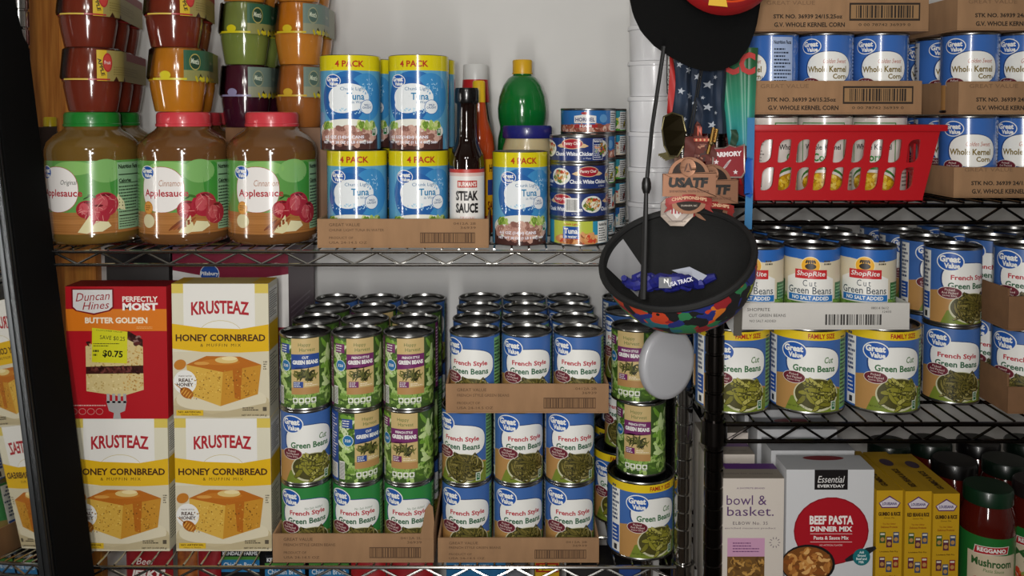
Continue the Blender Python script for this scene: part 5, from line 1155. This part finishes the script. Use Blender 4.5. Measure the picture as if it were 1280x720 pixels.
# ---- medals
BRZ = M('#9a6f56', .42, .6); BRD = M('#2c211b', .4, .5); GOLD = M('#8f8560', .35, .9); SIL = M('#a89a8e', .5, .3)
def ribbon(o, x, z0, z1, w, mat, sway=.004, y=.003, name='ribbon'):
    def g(a, b): return (x+(a-.5)*w+sway*math.sin(3*b), y+.003*math.sin(5*b+a*2), z0+(z1-z0)*b)
    m = MB(); m.grid(g, 4, 14); m.grid(lambda a, b: tuple(Vector(g(a, b))+Vector((0, .0009, 0))), 4, 14); return m.build(name, mat, o)
def usatf(u, v, Y, label, yaw, dark):
    o = hang('bronze_medal', label, 'medal', u, v, Y, 'bronze championship medals', yaw); k = Y/F
    def P(pts): return [(a*k, b*k) for a, b in pts]
    MB().prism(P([(-33, -14), (33, -14), (33, 15), (30, 16), (-33, 14)]), -.002, .002).build('plate', BRZ, o, bevel=.0004)
    MB().prism(P(disc_pts(26, 30, 1, .95, 0, math.pi)+[(-26, 0)]), .0005, .003).build('arch', BRZ, o).location = (0, 0, 10*k)
    MB().prism(P(disc_pts(21, 30, 1, .9, 0, math.pi)+[(-21, 0)]), -.0002, .002).build('arch_recess', BRD, o).location = (0, 0, 12*k)
    e = MB().prism(P(disc_pts(10, 30, 1, 1.12)), -.0035, .001).build('emblem', BRZ, o, bevel=.0005); e.location = (-2*k, 0, 22*k)
    p = Pr(2, .5); kk = k*1000; p.cap(-2.5*kk, 0, 11*kk, 2.2*kk, 1.25, '#5a3524', 0); p.cap(2.8*kk, .5*kk, 10*kk, 2.2*kk, 1.9, '#5a3524', 0); p.cap(0, -5*kk, 5*kk, 1.6*kk, 0, '#5a3524', 0); p.build('wings', e, y=-.0035)
    MB().prism(P(disc_pts(23, 30, 1.1, .9, math.pi, 2*math.pi)+[(25, 0)]), .0005, .003).build('lower_arch', BRZ, o).location = (0, 0, -16*k)
    MB().prism(P(disc_pts(15, 30, 1.05, .85, math.pi, 2*math.pi)+[(15, 0)]), -.0006, .002).build('lower_recess', BRD, o).location = (0, 0, -20*k)
    def bn(a, b): x = (a-.5)*58*k; return (x, -.0015-.0008*math.cos(6*(a-.5)), (-22+6*math.sin(math.pi*a)+(b-.5)*9)*k)
    m = MB(); m.grid(bn, 20, 2); m.grid(lambda a, b: tuple(Vector(bn(a, b))+Vector((0, .0015, 0))), 20, 2)
    for s in (-1, 1): m.prism(P([(s*22, -20), (s*30, -24), (s*27, -29), (s*31, -35), (s*20, -30)]), -.0008, .0006)
    m.build('banner', M('#8f2622', .4, .2), o)
    p = Pr(2, .5); p.text('USATF', -1*kk, 3*kk, 50*kk, 13*kk, '#16110e', 1, bold=.07, shear=.12)
    p.text('2018 NATIONAL YOUTH OUTDOOR', 0, -8*kk, 50*kk, 3*kk, '#5a3524', 1, bold=.03); p.build('lettering', o, y=-.0021)
    p = Pr(2, .5); p.text('CHAMPIONSHIPS', 0, -18.5*kk, 44*kk, 4.2*kk, '#d8b08a', 1, bold=.03, arc=2.5*kk); p.text('DURHAM, NC', 0, -26*kk, 20*kk, 2.6*kk, '#d8c8b8', 1); p.build('banner_lettering', o, y=-.0032)
    ribbon(o, 0, 28*k, 60*k, 12*k, M('#5c2a24', .7), .002, .006)
usatf(861, 231, 1.035, 'bronze championship medal with bold black lettering, in front', .0, 0)
usatf(889, 240, 1.052, 'second bronze championship medal, half hidden behind the first', .05, 1)
o = hang('octagon_medal', 'small silver octagonal medal below the bronze medals', 'medal', 846, 262, 1.045); k = 1.045/F
MB().prism([(22*k*math.cos(t*math.pi/4+.39), 22*k*math.sin(t*math.pi/4+.39)) for t in range(8)], -.0014, .0014).build('plate', SIL, o, bevel=.0004)
p = Pr(2, .5); p.ell(0, 0, 31, 31, '#8a7c74', 0, n=8, rot=.39); p.ell(0, 0, 28, 28, '#b9aaa0', .6, n=8, rot=.39)
p.poly([(-8, 9), (8, 9), (8, -2), (0, -11), (-8, -2)], '#d8d2cc', 1)
for i in range(4): p.rect(-7+i*4, -5, -5+i*4, 4, '#a83038', 1.6)
p.rect(-8, 5, 8, 9, '#a83038', 1.6); p.text('YOUTH CHAMPIONSHIPS', 0, -14.5, 22, 2, '#5a4a40', 1.6); p.build('emblem', o, y=-.0015)
ribbon(o, 0, 18*k, 70*k, .008, M('#7a5a4a', .7), .002, .005)
o = hang('dark_medal', 'dark olive oval medal hanging left, seen from the back', 'medal', 843, 168, 1.03, yaw=.25); k = 1.03/F
MB().prism([(x*k, z*k) for x, z in ((-14, 22), (-4, 26), (9, 22), (14, 4), (12, -14), (4, -26), (-6, -26), (-12, -14), (-16, 6))], -.001, .0015).build('plate', M('#2b2412', .4, .8), o, bevel=.0005)
MB().tube([(x*k, -.0008, z*k) for x, z in ((-15, 22), (-4, 27), (10, 23), (15, 4), (12, -15), (4, -28), (-7, -27), (-14, -14), (-17, 6), (-15, 22))], .0011, 6).build('gold_edge', GOLD, o)
m = MB()
for i in range(5): m.prism([(x*k, z*k) for x, z in ((-20+i*2.5, -24-i*1.5), (-8+i*2.5, -22-i*1.5), (-8+i*2.5, -24-i*1.5), (-20+i*2.5, -27-i*1.5))], .001+i*.0005, .003+i*.0005)
m.build('gold_steps', M('#b8ae80', .3, .9), o)
ribbon(o, -4*k, 22*k, 100*k, .006, M('#a8201c', .6), .002, .004)
o = hang('castle_medal', 'red and bronze castle-shaped medal behind the bronze medals', 'medal', 872, 182, 1.060); k = 1.06/F
MB().prism([(x*k, z*k) for x, z in ((-16, -20), (17, -20), (17, 6), (12, 4), (12, 12), (5, 12), (3, 26), (-1, 30), (-4, 26), (-6, 12), (-12, 12), (-12, 4), (-17, 6))], -.0015, .0015).build('plate', M('#5c302a', .4, .7), o, bevel=.0004)
p = Pr(2, .4); p.rect(-14, 5, 14, 9, '#a83a24', 0); p.fill(-15, -18, 14, 3, 26, 6, 2, ['#7c4a40', '#3c1e1a', '#a8745c'], .4)
for a in range(-12, 14, 5): p.ell(a, 7, 2.4, 3, '#d8a878', 1, n=8)
p.cap(0, 18, 12, 1.6, 1.57, '#c8563c', .6); p.cap(4, 18, 10, 1.2, 1.57, '#c8563c', .6); p.build('relief', o, y=-.0015)
ribbon(o, 0, 26*k, 60*k, .006, M('#1a2436', .7), .003, .004)
o = hang('gold_clasp', 'small brass clasp hanging beside the red plaque', 'clasp', 888, 180, 1.045)
m = MB(); m.tube([(.004, 0, .020), (.001, 0, .004), (-.003, 0, -.012)], .0024, 8); m.tube([(.009, .003, .018), (.006, .003, .002)], .0020, 8); m.build('pin', M('#b08a4c', .25, 1), o)
MB().lathe([(.0026, -.002), (.0034, 0), (.0026, .002)], 14, (.001, 0)).build('ring', M('#d8c08a', .2, 1), o)
o = hang('red_plaque', 'dark red ARMORY plaque with white wing and stars', 'plaque', 911, 202, 1.058, yaw=-.03); k = 1.058/F; kk = k*1000
MB().prism([(x*k, z*k) for x, z in ((-20, 17), (-6, 18), (0, 21), (8, 19), (19, 22), (20, -14), (16, -20), (-18, -20), (-21, -14))], -.0018, .0018).build('plate', M('#8d8078', .35, .7), o, bevel=.0004)
p = Pr(2, .35); p.poly([(x*kk, z*kk) for x, z in ((-18.5, 15.5), (-6, 16.5), (0, 19.5), (8, 17.5), (17.5, 20), (18.5, -13), (15, -18.5), (-17, -18.5), (-19.5, -13))], '#84141e', 0)
p.text('ARMORY', -1*kk, 9.5*kk, 33*kk, 6.4*kk, '#e4dcdc', 1, bold=.05, rot=.06); p.star(-16*kk, -.5*kk, 3.6*kk, '#d8d0d0', 1); p.star(8*kk, -13*kk, 3.4*kk, '#d8d0d0', 1); p.star(-18*kk, -15*kk, 2.8*kk, '#d8d0d0', 1)
for i in range(4): p.cap((-6+i*1.8)*kk, (-8+i*2.6)*kk, (12-i*1.4)*kk, 1.9*kk, .75, '#c9b8b8', 1)
p.build('printing', o, y=-.0018)
ribbon(o, 6*k, 20*k, 40*k, .008, M('#21402c', .7), .002, .004)
# ---- star spangled ribbon
o = hang('star_banner', 'navy blue cloth with white stars hanging under the black cap', 'banner', 876, 125, 1.072); k = 1.072/F; kk = k*1000
def cl(a, b, o_=0): x = a; return (x, .007*math.sin(x*160+2)+.004*math.sin(b*90+x*60)+.003*math.sin(x*420)-o_, b)
m = MB(); m.grid(lambda a, b: cl((-32+64*a-(6*(1-b) if a < .5 else -2*(1-b)))*k, (-42+102*b)*k), 30, 24); m.grid(lambda a, b: cl((-32+64*a-(6*(1-b) if a < .5 else -2*(1-b)))*k, (-42+102*b)*k, -.001), 30, 24)
m.build('cloth', M('#142032', .7, hex2='#1f3047', scale=25), o)
p = Pr(3, .6)
for a, b, r in ((-16, 37, 5), (-3, 29, 5), (9, 19, 5.4), (-26, 11, 4.6), (-15, 5, 5), (-2, -10, 5), (8, -9, 5), (16, 28, 3), (12, -31, 5), (4, 3, 2.6), (17, -16, 2.6), (-9, -4, 2.4), (-27, 44, 4), (-22, -24, 3)): p.star(a*kk, b*kk, r*kk, '#b9bfc8', 0, rot=.25)
p.build('star', o, mapper=lambda a, b, o_: cl(a, b, o_+.0004), step=3)
# ---- speckled ribbon and green teal ribbons
o = hang('speckled_ribbon', 'narrow black and white speckled ribbon with a red end', 'ribbon', 841, 100, 1.078); k = 1.078/F
sm = M('#c9c6bf', .7, hex2='#1c1c1c', scale=420)
ribbon(o, 0, -26*k, 60*k, 14*k, sm, .001, 0, 'strip'); ribbon(o, -2*k, -42*k, -20*k, 9*k, M('#a8201c', .6), .001, .002, 'red_end')
MB().tube([(-7.5*k, -.001, 60*k), (-7.5*k, -.001, 0), (-7*k, -.001, -16*k), (2*k, -.001, -34*k)], .0007, 6).build('black_edge', M('#0c0c0c', .6), o)
gm = bpy.data.materials.new('green_teal_satin'); gm.use_nodes = True; nt = gm.node_tree; b = nt.nodes['Principled BSDF']; b.inputs['Roughness'].default_value = .45
tc = nt.nodes.new('ShaderNodeTexCoord'); sx_ = nt.nodes.new('ShaderNodeSeparateXYZ'); nt.links.new(tc.outputs['Object'], sx_.inputs[0]); mr = nt.nodes.new('ShaderNodeMapRange'); mr.inputs['From Min'].default_value = -.055; mr.inputs['From Max'].default_value = .05
nt.links.new(sx_.outputs['Z'], mr.inputs['Value']); cr = nt.nodes.new('ShaderNodeValToRGB'); nt.links.new(mr.outputs[0], cr.inputs[0]); nt.links.new(cr.outputs[0], b.inputs['Base Color'])
cr.color_ramp.elements[0].color = lin('#2f8c94'); cr.color_ramp.elements[1].color = lin('#2a5a30'); e = cr.color_ramp.elements.new(.5); e.color = lin('#2f8a6c')
o = hang('teal_ribbon_bunch', 'pleated green and teal ribbon bunch with red letters beside the corn', 'ribbon', 921, 122, 1.082); k = 1.082/F; kk = k*1000
for i in range(5):
    xx = (-20+10*i)*k
    def g(a, b, xx=xx, i=i): t = b; return (xx*(.55+.45*t)+6*k*(1-t)+(a-.5)*13*k*(.7+.3*t), .003*math.sin(a*3.1+i)+.002*i % .004, (-60+122*b)*k)
    m = MB(); m.grid(g, 6, 12); m.grid(lambda a, b: tuple(Vector(g(a, b))+Vector((0, .0008, 0))), 6, 12); m.build('pleat', gm, o)
p = Pr(2, .5); p.text('CC', 1*kk, 42*kk, 40*kk, 28*kk, '#b8302c', 0, bold=.05); p.build('lettering', o, y=-.006)
o = hang('blue_strap', 'bright blue plastic strap hanging beside the red basket', 'strap', 936, 215, 1.068); k = 1.068/F
MB().grid(lambda a, b: ((a-.5)*9*k+3*k*math.sin(2*b), .004*math.sin(2.5*b)-.0004, (-72+140*b)*k), 3, 14).grid(lambda a, b: ((a-.5)*9*k+3*k*math.sin(2*b), .004*math.sin(2.5*b)+.0012, (-72+140*b)*k), 3, 14).build('strap', M('#3a78a8', .35), o)
MB().prism([(x*k, z*k) for x, z in ((-6, 10), (-2, 18), (4, 16), (5, -26), (2, -32), (-5, -28))], -.002, .0045).build('buckle', M('#1f56a8', .25, coat=.4), o, bevel=.0006)
o = hang('clear_price_holder', 'clear plastic holder and metal clip at the white tray corner', 'clip', 925, 398, 1.108); k = 1.1/F
MB().prism([(x*k, z*k) for x, z in ((-8, -22), (2, -22), (3, 16), (-7, 16))], -.001, .001).build('metal_clip', M('#6a665e', .4, .6), o)
MB().prism([(x*k, z*k) for x, z in ((-22, 4), (-8, 12), (-8, -20), (-14, -12))], .0012, .002).build('clear_flap', M('#9a9a98', .3), o)

# ---- hook arm clamped on the black rack's corner post; cap, medals and ribbons hang from it
hx, hy = RX0, RY0+.012
ho = empty('hanging_hook'); tag(ho, 'black steel hook arm on the corner post above the black cap', 'hook'); ho.location = (hx, hy, 1.66)
MB().lathe([(.0130, -.014), (.0165, -.014), (.0165, .014), (.0130, .014)], 24).build('clamp', M('#141414', .4, .6), ho)
MB().tube([(0, -.0155, 0), (-.010, -.05, .002), (-.020, -.085, .004), (-.024, -.105, .012), (-.024, -.110, .026)], .003, 8).build('arm', M('#141414', .4, .6), ho)
def cord(p0, p1, nm, par):
    o = MB().tube([Vector(p0)-par.location, (Vector(p0)+Vector(p1))/2-par.location+Vector((0, .004, 0)), Vector(p1)-par.location], .0009, 6).build(nm, M('#101010', .7), par); return o
ap = (hx-.018, hy-.075, 1.660)
for i, (u, v, Y) in enumerate(((862, 160, 1.058), (876, 66, 1.076), (921, 60, 1.086), (841, 45, 1.080), (848, 262, 1.085))):
    cord(ap, at(u, v, Y), 'hanging_cord', ho)
